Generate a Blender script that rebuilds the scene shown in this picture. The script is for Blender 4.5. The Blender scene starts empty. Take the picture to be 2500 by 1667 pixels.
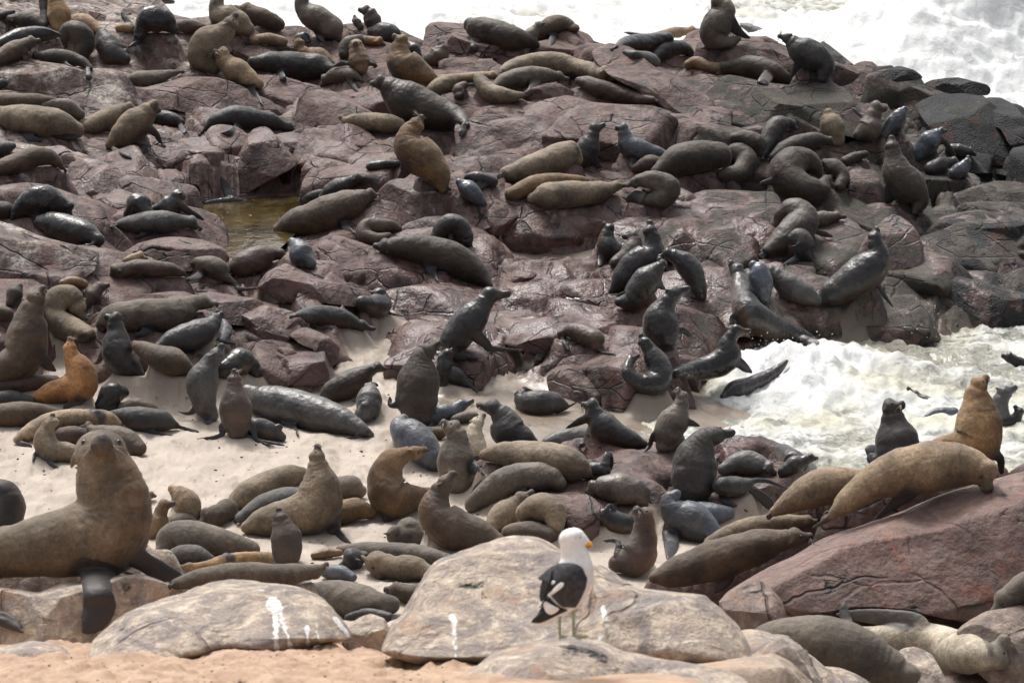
import bpy, math, random
import numpy as np
from mathutils import Vector, Matrix
from mathutils.bvhtree import BVHTree

# ---------------------------------------------------------------- camera, sky, sun, exposure
scn = bpy.context.scene
COL = scn.collection
FPX = 6944.0            # focal length in photograph pixels (2500 wide)
CAMH = 10.0
PITCH = math.atan((833.5 + 922.0) / FPX)
cam_d = bpy.data.cameras.new("camera")
cam_d.sensor_width = 36.0
cam_d.lens = 36.0 * FPX / 2500.0
cam_d.clip_end = 4000.0
cam_d.dof.use_dof = True
cam_d.dof.focus_distance = 31.0
cam_d.dof.aperture_fstop = 6.3
cam = bpy.data.objects.new("camera", cam_d)
cam.location = (0, 0, CAMH)
cam.rotation_euler = (math.pi / 2 - PITCH, 0, 0)
COL.objects.link(cam)
scn.camera = cam

SUN_EL, SUN_AZ = math.radians(58), math.radians(-22)     # azimuth from +Y, towards +X
world = bpy.data.worlds.new("World")
scn.world = world
world.use_nodes = True
wn = world.node_tree
wn.nodes.clear()
w_out = wn.nodes.new("ShaderNodeOutputWorld")
w_bg = wn.nodes.new("ShaderNodeBackground")
w_sky = wn.nodes.new("ShaderNodeTexSky")
w_sky.sky_type = 'NISHITA'
w_sky.sun_disc = False
w_sky.sun_elevation = SUN_EL
w_sky.sun_rotation = SUN_AZ
w_sky.air_density = 1.0
w_sky.dust_density = 7.0
w_sky.ozone_density = 0.6
w_hsv = wn.nodes.new("ShaderNodeHueSaturation")          # thin cloud takes most of the blue out of the sky
w_hsv.inputs['Saturation'].default_value = 0.35
wn.links.new(w_sky.outputs[0], w_hsv.inputs['Color'])
wn.links.new(w_hsv.outputs[0], w_bg.inputs['Color'])
w_bg.inputs['Strength'].default_value = 0.15
wn.links.new(w_bg.outputs[0], w_out.inputs['Surface'])

sun_d = bpy.data.lights.new("sun", 'SUN')
sun_d.energy = 1.9
sun_d.angle = math.radians(14)
sun_d.color = (1.0, 0.975, 0.94)
sun = bpy.data.objects.new("sun", sun_d)
sv = Vector((math.sin(SUN_AZ) * math.cos(SUN_EL), math.cos(SUN_AZ) * math.cos(SUN_EL), math.sin(SUN_EL)))
sun.rotation_euler = sv.to_track_quat('Z', 'Y').to_euler()
sun.location = sv * 60
COL.objects.link(sun)

scn.view_settings.view_transform = 'Standard'
scn.view_settings.look = 'None'
scn.view_settings.exposure = 0.2
scn.view_settings.gamma = 1.0
scn.render.film_transparent = False
scn.cycles.max_bounces = 6
scn.cycles.use_denoising = True

# ---------------------------------------------------------------- helpers
RS = random.Random(7)
cp, sp = math.cos(PITCH), math.sin(PITCH)
AX_R = Vector((1, 0, 0)); AX_U = Vector((0, sp, cp)); AX_F = Vector((0, cp, -sp))
ORG = Vector((0, 0, CAMH))

TILE = {}
for _r, _y in zip("ABCD", (0, 410, 820, 1230)):
    for _c, _x in zip("1234", (0, 620, 1240, 1860)):
        TILE[_r + _c] = (_x, _y, 3.5875 if _r == 'D' else 3.647)
TILE['V'] = (0, 0, 0.9408)
TILE['S'] = (0, 0, 1.0)

def ray(px, py):
    """photograph pixel -> direction with unit depth along the optical axis"""
    return AX_R * ((px - 1250.0) / FPX) + AX_U * (-(py - 833.5) / FPX) + AX_F

def at(px, py, D):
    return ORG + ray(px, py) * D

def project(P):
    """numpy (n,3) -> photograph pixels and depth"""
    q = P - np.array(ORG)
    D = q @ np.array(AX_F)
    D = np.maximum(D, 0.1)
    return 1250 + FPX * (q @ np.array(AX_R)) / D, 833.5 - FPX * (q @ np.array(AX_U)) / D, D

def on_plane(px, py, z):
    r = ray(px, py)
    return ORG + r * ((z - CAMH) / r.z)

def tag(o, label=None, cat=None, group=None, kind=None):
    if label: o['label'] = label
    if cat: o['category'] = cat
    if group: o['group'] = group
    if kind: o['kind'] = kind
    return o

def mesh_obj(name, verts, faces, mat, parent=None, smooth=True, quads=None):
    me = bpy.data.meshes.new(name)
    if quads is not None:
        v = np.asarray(verts, np.float32); q = np.asarray(quads, np.int32)
        me.vertices.add(len(v)); me.vertices.foreach_set("co", v.ravel())
        me.loops.add(q.size); me.loops.foreach_set("vertex_index", q.ravel())
        me.polygons.add(len(q)); me.polygons.foreach_set("loop_start", np.arange(0, q.size, q.shape[1], dtype=np.int32))
        me.update(calc_edges=True)
    else:
        me.from_pydata([tuple(v) for v in verts], [], faces)
    me.polygons.foreach_set("use_smooth", [smooth] * len(me.polygons))
    for m in (mat if isinstance(mat, (list, tuple)) else [mat]):
        me.materials.append(m)
    o = bpy.data.objects.new(name, me)
    COL.objects.link(o)
    if parent: o.parent = parent
    return o

def fattr(me, name, arr):
    a = me.attributes.new(name, 'FLOAT', 'POINT')
    a.data.foreach_set("value", np.ascontiguousarray(arr, np.float32))

# value noise on numpy arrays
_rng = np.random.RandomState(11)
_LAT = _rng.rand(256, 256).astype(np.float64)
def vnoise(x, y, seed=0):
    x = x + seed * 17.31; y = y + seed * 9.77
    xi = np.floor(x).astype(int); yi = np.floor(y).astype(int)
    fx = x - xi; fy = y - yi
    fx = fx * fx * (3 - 2 * fx); fy = fy * fy * (3 - 2 * fy)
    a = _LAT[xi & 255, yi & 255]; b = _LAT[(xi + 1) & 255, yi & 255]
    c = _LAT[xi & 255, (yi + 1) & 255]; d = _LAT[(xi + 1) & 255, (yi + 1) & 255]
    return (a * (1 - fx) + b * fx) * (1 - fy) + (c * (1 - fx) + d * fx) * fy
def fbm(x, y, oct=4, seed=0, gain=0.5):
    s = 0; a = 1; t = 0
    for i in range(oct):
        s = s + a * vnoise(x * 2 ** i, y * 2 ** i, seed + i * 3); t += a; a *= gain
    return s / t
def ridged(x, y, oct=4, seed=0):
    s = 0; a = 1; t = 0
    for i in range(oct):
        s = s + a * (1 - np.abs(2 * vnoise(x * 2 ** i, y * 2 ** i, seed + i * 3) - 1)); t += a; a *= 0.5
    return s / t
def noise3(P, seed=0):
    return (vnoise(P[:, 0] + P[:, 2] * 0.7, P[:, 1] - P[:, 2] * 0.6, seed) + vnoise(P[:, 2] + P[:, 1] * 0.5, P[:, 0] - P[:, 1] * 0.4, seed + 5)) * 0.5
def fbm3(P, oct=4, seed=0):
    s = 0; a = 1; t = 0
    for i in range(oct):
        s = s + a * noise3(P * 2 ** i, seed + 7 * i); t += a; a *= 0.5
    return s / t - 0.5
def sstep(a, b, x):
    t = np.clip((x - a) / (b - a), 0, 1)
    return t * t * (3 - 2 * t)
def inpoly(px, py, poly):
    ins = np.zeros(px.shape, bool)
    n = len(poly)
    for i in range(n):
        x1, y1 = poly[i]; x2, y2 = poly[(i + 1) % n]
        c = ((y1 > py) != (y2 > py))
        with np.errstate(divide='ignore', invalid='ignore'):
            xx = (x2 - x1) * (py - y1) / ((y2 - y1) if y2 != y1 else 1e-9) + x1
        ins ^= c & (px < xx)
    return ins
def polydist(px, py, poly):
    """signed distance (positive inside), pixels"""
    d = np.full(px.shape, 1e9)
    n = len(poly)
    for i in range(n):
        x1, y1 = poly[i]; x2, y2 = poly[(i + 1) % n]
        dx, dy = x2 - x1, y2 - y1
        t = np.clip(((px - x1) * dx + (py - y1) * dy) / (dx * dx + dy * dy + 1e-9), 0, 1)
        d = np.minimum(d, np.hypot(px - x1 - t * dx, py - y1 - t * dy))
    return np.where(inpoly(px, py, poly), d, -d)

# ---------------------------------------------------------------- materials
def newmat(name):
    m = bpy.data.materials.new(name); m.use_nodes = True
    nt = m.node_tree; nt.nodes.clear()
    out = nt.nodes.new("ShaderNodeOutputMaterial")
    b = nt.nodes.new("ShaderNodeBsdfPrincipled")
    nt.links.new(b.outputs[0], out.inputs[0])
    return m, nt, b
class NB:
    def __init__(s, nt): s.nt = nt
    def n(s, t, **kw):
        x = s.nt.nodes.new(t)
        for k, v in kw.items():
            setattr(x, k, v)
        return x
    def link(s, a, b): s.nt.links.new(a, b)
    def setin(s, node, key, v):
        if hasattr(v, 'links'): s.link(v, node.inputs[key])
        else: node.inputs[key].default_value = v
    def coord(s, kind='Object'): return s.n("ShaderNodeTexCoord").outputs[kind]
    def mapping(s, v, scale=(1, 1, 1), loc=(0, 0, 0)):
        m = s.n("ShaderNodeMapping"); m.inputs['Scale'].default_value = scale; m.inputs['Location'].default_value = loc
        s.link(v, m.inputs[0]); return m.outputs[0]
    def noise(s, v, scale, detail=4, rough=0.55, dist=0.0):
        x = s.n("ShaderNodeTexNoise"); s.link(v, x.inputs['Vector'])
        x.inputs['Scale'].default_value = scale; x.inputs['Detail'].default_value = detail
        x.inputs['Roughness'].default_value = rough; x.inputs['Distortion'].default_value = dist
        return x.outputs[0]
    def noisec(s, v, scale, detail=2):
        x = s.n("ShaderNodeTexNoise"); s.link(v, x.inputs['Vector'])
        x.inputs['Scale'].default_value = scale; x.inputs['Detail'].default_value = detail
        return x.outputs[1]
    def voro(s, v, scale, feature='F1', rand=1.0):
        x = s.n("ShaderNodeTexVoronoi", feature=feature); s.link(v, x.inputs['Vector'])
        x.inputs['Scale'].default_value = scale; x.inputs['Randomness'].default_value = rand
        return x.outputs['Distance']
    def ramp(s, f, a, b, lo=0.0, hi=1.0):
        x = s.n("ShaderNodeMapRange", interpolation_type='SMOOTHSTEP'); s.setin(x, 0, f)
        for i, v in ((1, a), (2, b), (3, lo), (4, hi)): s.setin(x, i, v)
        return x.outputs[0]
    def math(s, op, a, b=0.0, c=0.0, clamp=False):
        x = s.n("ShaderNodeMath", operation=op, use_clamp=clamp); s.setin(x, 0, a); s.setin(x, 1, b); s.setin(x, 2, c)
        return x.outputs[0]
    def mix(s, f, a, b):
        x = s.n("ShaderNodeMix", data_type='RGBA')
        s.setin(x, 0, f)
        for i, v in ((6, a), (7, b)):
            if hasattr(v, 'links'): s.link(v, x.inputs[i])
            else: x.inputs[i].default_value = (*v, 1) if len(v) == 3 else v
        return x.outputs[2]
    def mul(s, col, f):
        x = s.n("ShaderNodeVectorMath", operation='SCALE'); s.link(col, x.inputs[0]); s.setin(x, 3, f)
        return x.outputs[0]
    def attr(s, name, kind='GEOMETRY'):
        x = s.n("ShaderNodeAttribute", attribute_name=name, attribute_type=kind)
        return x.outputs['Fac']
    def bump(s, h, strength, dist, normal=None):
        x = s.n("ShaderNodeBump"); x.inputs['Strength'].default_value = 1.0
        s.setin(x, 'Strength', strength); x.inputs['Distance'].default_value = dist
        s.link(h, x.inputs['Height'])
        if normal is not None: s.link(normal, x.inputs['Normal'])
        return x.outputs[0]
    def vadd(s, a, b, f=1.0):
        x = s.n("ShaderNodeVectorMath", operation='MULTIPLY_ADD'); s.link(b, x.inputs[0]); x.inputs[1].default_value = (f, f, f); s.link(a, x.inputs[2])
        return x.outputs[0]

def rock_material():
    m, nt, b = newmat("wet purple rock and sand")
    B = NB(nt)
    geo = B.n("ShaderNodeNewGeometry")
    co = geo.outputs['Position']
    warp = B.noisec(co, 1.6, 3)
    cw = B.vadd(co, warp, 0.5)
    n1 = B.noise(co, 0.55, 5, 0.6)
    n2 = B.noise(cw, 3.2, 8, 0.62)
    n3 = B.noise(co, 14, 6, 0.65)
    n4 = B.noise(co, 60, 4, 0.7)
    base = B.mix(B.ramp(n1, .35, .65), (0.056, 0.026, 0.021), (0.128, 0.069, 0.057))
    base = B.mix(B.ramp(n2, .38, .72), base, (0.178, 0.118, 0.100))
    base = B.mix(B.math('MULTIPLY', B.ramp(n2, .50, .33), .85), base, (0.016, 0.010, 0.010))
    base = B.mix(B.math('MULTIPLY', B.ramp(n3, .52, .72), .35), base, (0.215, 0.155, 0.136))
    base = B.mix(B.math('MULTIPLY', B.ramp(B.noise(cw, 2.0, 4), .62, .74), .45), base, (0.19, 0.060, 0.035))
    wetd = B.math('MULTIPLY', B.attr("wet"), B.ramp(B.noise(cw, 1.7, 5), .28, .52))
    base = B.mix(B.math('MULTIPLY', wetd, .62), base, B.mix(B.ramp(n2, .35, .7), (0.036, 0.013, 0.011), (0.115, 0.050, 0.043)))
    redr = B.attr("red")
    rcol = B.mix(B.ramp(B.noise(cw, 2.2, 7, .66), .34, .68), (0.070, 0.029, 0.026), (0.205, 0.103, 0.088))
    rcol = B.mix(B.math('MULTIPLY', B.ramp(B.noise(cw, 3.1, 6, .7), .54, .70), .7), rcol, (0.30, 0.085, 0.05))
    base = B.mix(redr, base, rcol)
    # tan, orange and cream mottling of the dry foreground rocks
    tan = B.attr("tan")
    t1 = B.mix(B.ramp(B.noise(cw, 5.5, 8, .68), .36, .66), (0.235, 0.20, 0.185), (0.50, 0.40, 0.305))
    t1 = B.mix(B.math('MULTIPLY', B.ramp(B.noise(cw, 11, 6, .7), .5, .72), .8), t1, (0.70, 0.62, 0.50))
    t1 = B.mix(B.math('MULTIPLY', B.ramp(B.noise(cw, 3.4, 7, .65), .54, .72), .75), t1, (0.38, 0.185, 0.085))
    t1 = B.mix(B.math('MULTIPLY', B.ramp(B.noise(cw, 9, 8, .72), .47, .30), .7), t1, (0.13, 0.09, 0.08))
    base = B.mix(tan, base, t1)
    # guano
    gu = B.attr("guano")
    g1 = B.ramp(B.noise(B.mapping(cw, (1, 1, .55)), 2.6, 9, .68), B.math('SUBTRACT', .78, B.math('MULTIPLY', gu, .36)), B.math('SUBTRACT', .95, B.math('MULTIPLY', gu, .32)))
    g1 = B.math('MULTIPLY', g1, B.ramp(n3, .30, .62))
    base = B.mix(B.math('MULTIPLY', g1, .85), base, (0.55, 0.49, 0.43))
    dr = B.attr("drip")
    drm = B.ramp(B.math('ADD', dr, B.math('MULTIPLY', B.math('SUBTRACT', n3, .5), 1.9)), .42, .62)
    base = B.mix(B.math('MULTIPLY', drm, .92), base, (0.78, 0.77, 0.74))
    # barnacles and mussels
    ba = B.attr("barn")
    vb = B.math('ADD', B.math('MULTIPLY', B.voro(cw, 95), .5), B.math('MULTIPLY', B.noise(co, 38, 5, .75), .5))
    bm = B.ramp(B.math('ADD', B.noise(cw, 1.9, 7, .66), B.math('MULTIPLY', ba, .18)), .56, .68)
    bcol = B.mix(B.ramp(vb, .3, .62), (0.165, 0.134, 0.098), (0.032, 0.027, 0.022))
    bcol = B.mix(B.ramp(B.noise(co, 2.3, 4), .52, .66), bcol, (0.040, 0.042, 0.034))
    bm = B.math('MULTIPLY', bm, B.ramp(ba, .02, .25))
    base = B.mix(bm, base, bcol)
    mu = B.attr("mussel")
    mm = B.ramp(B.math('ADD', B.noise(cw, 2.5, 5, .6), B.math('MULTIPLY', mu, .34)), .64, .72)
    vm = B.voro(co, 44)
    mcol = B.mix(B.ramp(vm, .15, .5), (0.035, 0.036, 0.038), (0.006, 0.006, 0.007))
    mcol = B.mix(B.ramp(B.noise(cw, 3.0, 5), .56, .66), mcol, (0.06, 0.018, 0.008))
    mcol = B.mix(B.math('MULTIPLY', B.ramp(B.noise(cw, 1.2, 5), .58, .68), .6), mcol, (0.02, 0.035, 0.010))
    base = B.mix(mm, base, mcol)
    # joints: sparse thin cracks
    c1 = B.voro(B.vadd(co, warp, 0.35), 0.75, 'DISTANCE_TO_EDGE')
    crack = B.ramp(c1, .001, .012, 1.0, 0.0)
    crack = B.math('MULTIPLY', crack, B.math('MULTIPLY', B.ramp(B.noise(co, .8, 2), .47, .58), B.math('MULTIPLY_ADD', tan, -.7, 1.0)))
    c2 = B.voro(B.mapping(B.vadd(co, B.noisec(co, 3.0, 3), .12), (.9, 1.3, 2.2)), 1.15, 'DISTANCE_TO_EDGE')
    crack2 = B.math('MULTIPLY', B.ramp(c2, .004, .034, 1.0, 0.0), B.math('MULTIPLY', B.ramp(B.noise(co, 1.1, 3), .50, .60), B.math('SUBTRACT', 1.0, B.math('MAXIMUM', tan, B.math('MULTIPLY', B.attr('red'), .8)))))
    crack = B.math('MAXIMUM', crack, B.math('MULTIPLY', crack2, .9))
    base = B.mix(B.math('MULTIPLY', crack, .85), base, (0.016, 0.011, 0.010))
    base = B.mul(base, B.ramp(n4, .2, .8, .80, 1.2))
    # sand
    sand = B.attr("sand")
    wetv = B.attr("wet")
    org = B.attr("orange")
    s1 = B.mix(B.ramp(B.noise(co, 2.0, 6), .3, .7), (0.375, 0.315, 0.26), (0.48, 0.41, 0.34))
    s1 = B.mul(s1, B.ramp(B.noise(co, 90, 3, .7), .2, .8, .88, 1.12))
    s1 = B.mix(B.math('MULTIPLY', B.ramp(B.noise(B.mapping(co, (1, .6, 1)), 5, 6, .75), .56, .68), .5), s1, (0.24, 0.17, 0.12))
    s1 = B.mix(org, s1, B.mix(B.ramp(B.noise(cw, 6, 6, .65), .35, .65), (0.32, 0.195, 0.12), (0.46, 0.315, 0.21)))
    s1 = B.mix(B.math('MULTIPLY', wetv, .75), s1, (0.17, 0.13, 0.095))
    col = B.mix(sand, base, s1)
    b.inputs['Base Color'].default_value = (1, 1, 1, 1)
    B.link(col, b.inputs['Base Color'])
    wr = B.math('MULTIPLY', wetv, B.ramp(B.noise(cw, 1.7, 5), .36, .60))
    r = B.math('MULTIPLY_ADD', wr, -.52, .74)
    r = B.math('ADD', r, B.math('MULTIPLY', B.math('MAXIMUM', bm, mm), B.math('MULTIPLY', wr, .42)))
    B.link(B.math('MAXIMUM', r, .16), b.inputs['Roughness'])
    b.inputs['Specular IOR Level'].default_value = .6
    hh = B.math('ADD', B.math('MULTIPLY', n2, .6), B.math('MULTIPLY', B.math('ADD', n3, B.math('MULTIPLY', n4, .25)), .3))
    hh = B.math('SUBTRACT', hh, B.math('MULTIPLY', crack, .7))
    hh = B.math('ADD', hh, B.math('MULTIPLY', B.math('MULTIPLY', bm, vb), -.5))
    hh = B.math('ADD', hh, B.math('MULTIPLY', B.math('MULTIPLY', mm, vm), -.5))
    sh = B.math('ADD', B.math('MULTIPLY', B.noise(B.mapping(co, (1, .7, 1)), 6, 6, .65), .6), B.math('MULTIPLY', n4, .08))
    hmix = B.n("ShaderNodeMix"); B.link(sand, hmix.inputs[0]); B.link(hh, hmix.inputs[2]); B.link(sh, hmix.inputs[3])
    st = B.math('MULTIPLY_ADD', sand, -.55, .95)
    st = B.math('MULTIPLY', st, B.math('MULTIPLY_ADD', B.math('MULTIPLY', wetv, sand), -.8, 1.0))
    st = B.math('MULTIPLY', st, B.math('MULTIPLY_ADD', wr, -.45, 1.0))
    big = B.noise(co, 1.3, 5, .55)
    bn = B.bump(big, B.math('MULTIPLY_ADD', sand, -.5, .55), .30)
    B.link(B.bump(hmix.outputs[0], st, .10, bn), b.inputs['Normal'])
    return m
ROCK = rock_material()
ROCK_ATTRS = ("red", "drip", "tan", "guano", "barn", "mussel", "sand", "wet", "orange")

def seal_material():
    m, nt, b = newmat("seal coat")
    B = NB(nt)
    oi = B.n("ShaderNodeObjectInfo")
    co = B.coord('Object')
    rnd = B.n("ShaderNodeVectorMath", operation='ADD'); B.link(co, rnd.inputs[0])
    cmb = B.n("ShaderNodeCombineXYZ"); B.link(B.math('MULTIPLY', oi.outputs['Random'], 40.0), cmb.inputs[0]); B.link(cmb.outputs[0], rnd.inputs[1])
    co = rnd.outputs[0]
    wet = B.attr("wetness", 'OBJECT')
    warm = B.attr("warmth", 'OBJECT')
    flip = B.attr("flip"); along = B.attr("along"); dors = B.attr("dors")
    warp = B.noisec(co, 6, 3)
    cw = B.vadd(co, warp, .12)
    nA = B.noise(co, 3.2, 5, .6)
    nB = B.noise(cw, 26, 6, .7)
    nC = B.noise(cw, 110, 4, .75)
    base = oi.outputs['Color']
    c = B.mul(base, B.ramp(nA, .3, .7, .58, 1.55))
    c = B.mul(c, B.ramp(nB, .25, .75, .70, 1.35))
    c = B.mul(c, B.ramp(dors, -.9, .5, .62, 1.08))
    dryf = B.math('SUBTRACT', 1.0, wet)
    c = B.mul(c, B.ramp(nC, .3, .75, B.math('MULTIPLY_ADD', dryf, -.35, 1.0), B.math('MULTIPLY_ADD', dryf, .45, 1.0)))
    # warm belly / throat, paler dry back
    belly = B.math('MULTIPLY', B.ramp(dors, .15, -.75), B.math('MULTIPLY', warm, B.ramp(nA, .3, .6)))
    c = B.mix(B.math('MULTIPLY', belly, .55), c, (0.20, 0.095, 0.035))
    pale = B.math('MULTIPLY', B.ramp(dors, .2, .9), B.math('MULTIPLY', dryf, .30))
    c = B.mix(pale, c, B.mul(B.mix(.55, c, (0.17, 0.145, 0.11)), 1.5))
    # dry patches on damp coats, damp stains and sand dust on dry ones
    patch_ = B.ramp(B.noise(cw, 2.1, 6, .68), .52, .62)
    c = B.mix(B.math('MULTIPLY', B.math('MULTIPLY', patch_, wet), .38), c, B.mul(B.mix(.5, c, (0.13, 0.105, 0.08)), 1.25))
    stain = B.ramp(B.noise(cw, 4.3, 6, .7), .56, .66)
    c = B.mix(B.math('MULTIPLY', B.math('MULTIPLY', stain, dryf), .5), c, B.mul(c, .42))
    dust = B.ramp(B.noise(co, 70, 4, .8), .60, .68)
    c = B.mix(B.math('MULTIPLY', B.math('MULTIPLY', dust, dryf), B.ramp(B.noise(co, 3, 3), .45, .65, .0, .5)), c, (0.33, 0.26, 0.19))
    # grizzled streaks on damp necks
    str_ = B.noise(B.mapping(cw, (1, 1, 1)), 48, 3, .8)
    c = B.mix(B.math('MULTIPLY', B.ramp(str_, .55, .75), B.math('MULTIPLY', B.ramp(along, .55, .75), .25)), c, (0.16, 0.135, 0.11))
    c = B.mix(B.math('MULTIPLY', flip, .9), c, (0.024, 0.021, 0.024))
    B.link(c, b.inputs['Base Color'])
    rr = B.math('MULTIPLY_ADD', wet, -.57, .80)
    rr = B.math('ADD', rr, B.math('MULTIPLY', B.math('SUBTRACT', nB, .5), .35))
    f2 = B.math('MULTIPLY', flip, .55)
    mr = B.n("ShaderNodeMix"); B.link(f2, mr.inputs[0]); B.link(rr, mr.inputs[2]); mr.inputs[3].default_value = .42
    B.link(B.math('MAXIMUM', mr.outputs[0], .2), b.inputs['Roughness'])
    b.inputs['Specular IOR Level'].default_value = .5
    b.inputs['Sheen Weight'].default_value = .12
    b.inputs['Sheen Roughness'].default_value = .4
    hh = B.math('ADD', B.math('MULTIPLY', nB, .7), B.math('MULTIPLY', nC, .45))
    st = B.math('MULTIPLY', B.math('MULTIPLY_ADD', wet, -.72, .85), B.math('MULTIPLY_ADD', flip, -.7, 1.0))
    bn = B.bump(hh, st, .012)
    fold = B.noise(B.mapping(cw, (1, 1, 1)), 7, 2, .5)
    bn2 = B.bump(fold, .5, .05, bn)
    B.link(bn2, b.inputs['Normal'])
    return m
COAT = seal_material()
def plain(name, col, rough=.6, spec=.5, bump=0.0, scale=40, var=.15):
    m, nt, b = newmat(name)
    B = NB(nt)
    co = B.coord('Object')
    n = B.noise(co, scale, 4)
    rgb = B.n("ShaderNodeRGB"); rgb.outputs[0].default_value = (*col, 1)
    B.link(B.mul(rgb.outputs[0], B.ramp(n, .3, .7, 1 - var, 1 + var)), b.inputs['Base Color'])
    b.inputs['Roughness'].default_value = rough
    b.inputs['Specular IOR Level'].default_value = spec
    if bump: B.link(B.bump(n, bump, .01), b.inputs['Normal'])
    return m
EYE = plain("wet black eye", (0.006, 0.005, 0.005), .08, .7)
WHISK = plain("pale whisker", (0.42, 0.36, 0.28), .5)
# ---------------------------------------------------------------- the lie of the land
V = 0.9408
def vp(x, y): return (x / V, y / V)
# control points: position in the photograph and the height of the ground there
CTRL = [(0,1000,0),(400,1000,0),(800,1000,0),(1200,1000,-.02),(1500,1010,-.08),(1700,1080,-.1),(0,1150,.1),(500,1150,.05),(1000,1150,.1),(1400,1150,.1),
 (0,860,.25),(300,850,.25),(600,850,.15),(900,850,.08),(1200,850,.05),(1450,850,-.05),(1500,920,-.28),(1600,900,-.5),(1600,960,-.42),(1650,870,-.6),(1750,930,-.85),(1720,1010,-.45),(1850,1050,-.5),(1900,1000,-.8),(2000,1050,-.6),(2100,1060,-.9),
 (2100,900,-1.2),(2300,850,-1.5),(2352,1000,-1.2),(1900,850,-.8),(1900,780,-.5),(2050,770,-.55),(2200,770,-.75),(2352,790,-.9),(2500,780,-1.0),
 (1700,760,.0),(1600,650,.35),(1800,650,.3),(1950,700,.1),(2100,700,-.4),(2200,680,-.25),(2352,680,-.2),(2500,640,-.2),
 (0,700,.8),(300,700,.6),(600,720,.4),(900,700,.25),(1200,700,.25),(1400,700,.3),
 (0,560,1.3),(200,560,1.2),(400,560,.8),(600,500,.62),(480,470,.62),(750,480,.65),(900,560,.6),(1200,560,.5),(1450,560,.7),(1800,520,.8),(2050,500,.7),(2200,500,.3),(2352,520,.1),
 (0,400,1.7),(250,400,1.5),(450,400,1.0),(650,420,.9),(900,400,1.3),(1200,400,1.1),(1500,400,1.2),(1800,400,1.2),(2050,400,1.0),(2250,420,.4),(2352,400,-.2),
 (0,250,2.2),(300,250,2.2),(600,250,2.0),(900,250,1.8),(1200,250,1.9),(1500,250,2.0),(1800,250,1.9),(2000,250,1.6),(2150,260,1.0),(2300,260,.4),
 (0,120,2.5),(250,110,2.6),(480,120,2.4),(700,120,2.2),(900,130,2.0),(1100,130,2.3),(1300,120,2.4),(1450,150,2.3),(1650,130,2.4),(1850,150,2.1),(2000,200,1.5),
 (0,30,2.4),(250,20,2.2),(600,60,2.0)]
P_ = []
for x, y, z in CTRL:
    p = on_plane(*vp(x, y), z); P_.append((p.x, p.y, z))
# the near slope under the lookout, outside and below the picture
for X, Y, z in [(-3,11,5.3),(0,11,5.5),(3,11,5.2),(0,6,7.0),(-5,6,6.8),(5,6,6.6),(-4,14.5,4.3),(-1,14,4.3),(1.5,14,4.2),(4,15,3.2),(7,15,2.8),(-7,15,4.0),
                (-4,17,2.9),(-1.5,17,2.7),(1,17,2.7),(-4,18,2.4),(0,18,2.2),(3,18.5,1.8),(5,20,1.4),(-8,20,2.0),(9,20,1.2),(-4,23,.9),(0,23,.7),(3,23,.9),(5,24,.6),(-5,27,.2),(0,27,.15),(4,27,.1),(7,27,-.6),(-9,28,.2)]:
    P_.append((X, Y, z))
# far sides and the sea floor behind the rocks
for X, Y, z in [(-14,70,-1.5),(-6,72,-2),(2,68,-2),(7,66,-2),(12,60,-2),(16,50,-2),(14,40,-1.8),(12,32,-1.6),(-16,55,2.2),(-14,40,1.2),(-12,32,.3),(0,80,-3),(20,80,-3),(-20,85,-3),(11,52,-1.2),(12.5,47,-1.2)]:
    P_.append((X, Y, z))
P_ = np.array(P_)
SKY = [(-400,-60),(330,-60),(400,30),(450,42),(560,46),(640,48),(700,92),(760,66),(830,66),(900,82),(960,124),(1030,92),(1060,80),(1180,118),(1230,88),(1340,82),(1400,104),(1560,112),(1610,90),(1780,90),(1860,128),(1960,160),(2060,190),(2200,222),(2300,262),(2420,330),(2700,360)]
def zbase(X, Y):
    num = 0; den = 1e-9
    for x, y, z in P_:
        s = 1.0 + 0.030 * y
        d2 = ((X - x) ** 2 + ((Y - y) * .55) ** 2) / (s * s)
        w = np.exp(-d2 * .9) + 2e-4 / (d2 + .2) ** 2
        num = num + w * z; den = den + w
    z = num / den
    near_ = 4.85 - .33 * (Y - 13.75)
    w = (1 - sstep(14.9, 17.0, Y)) * (1 - sstep(.55, 3.0, X))
    return z * (1 - w) + near_ * w

ROCKY = [vp(*p) for p in [(-300,890),(0,890),(60,800),(200,810),(240,850),(330,870),(370,930),(440,930),(520,880),(600,905),(660,900),(760,885),(790,800),(850,745),(930,740),
   (960,800),(920,870),(1000,890),(1060,870),(1180,880),(1270,915),(1440,945),(1560,920),(1600,860),(1760,800),(2130,800),(2352,760),(2700,760),(2700,-500),(-300,-500)]]
ROCKY2 = [vp(*p) for p in [(1090,1100),(1250,1080),(1480,1085),(1640,1060),(1850,1080),(1880,1180),(1700,1230),(1480,1210),(1380,1250),(1290,1260),(1180,1200),(1100,1150)]]
SANDY = [[vp(*p) for p in poly] for poly in (
   [(1150,560),(1200,545),(1440,560),(1450,600),(1240,610),(1150,600)],
   [(1150,845),(1280,800),(1330,850),(1180,870)],
   [(770,780),(860,740),(960,730),(960,760),(840,800)],
   [(180,760),(260,750),(250,800),(190,810)],
   [(600,700),(700,730),(690,760),(600,740)])]

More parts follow.
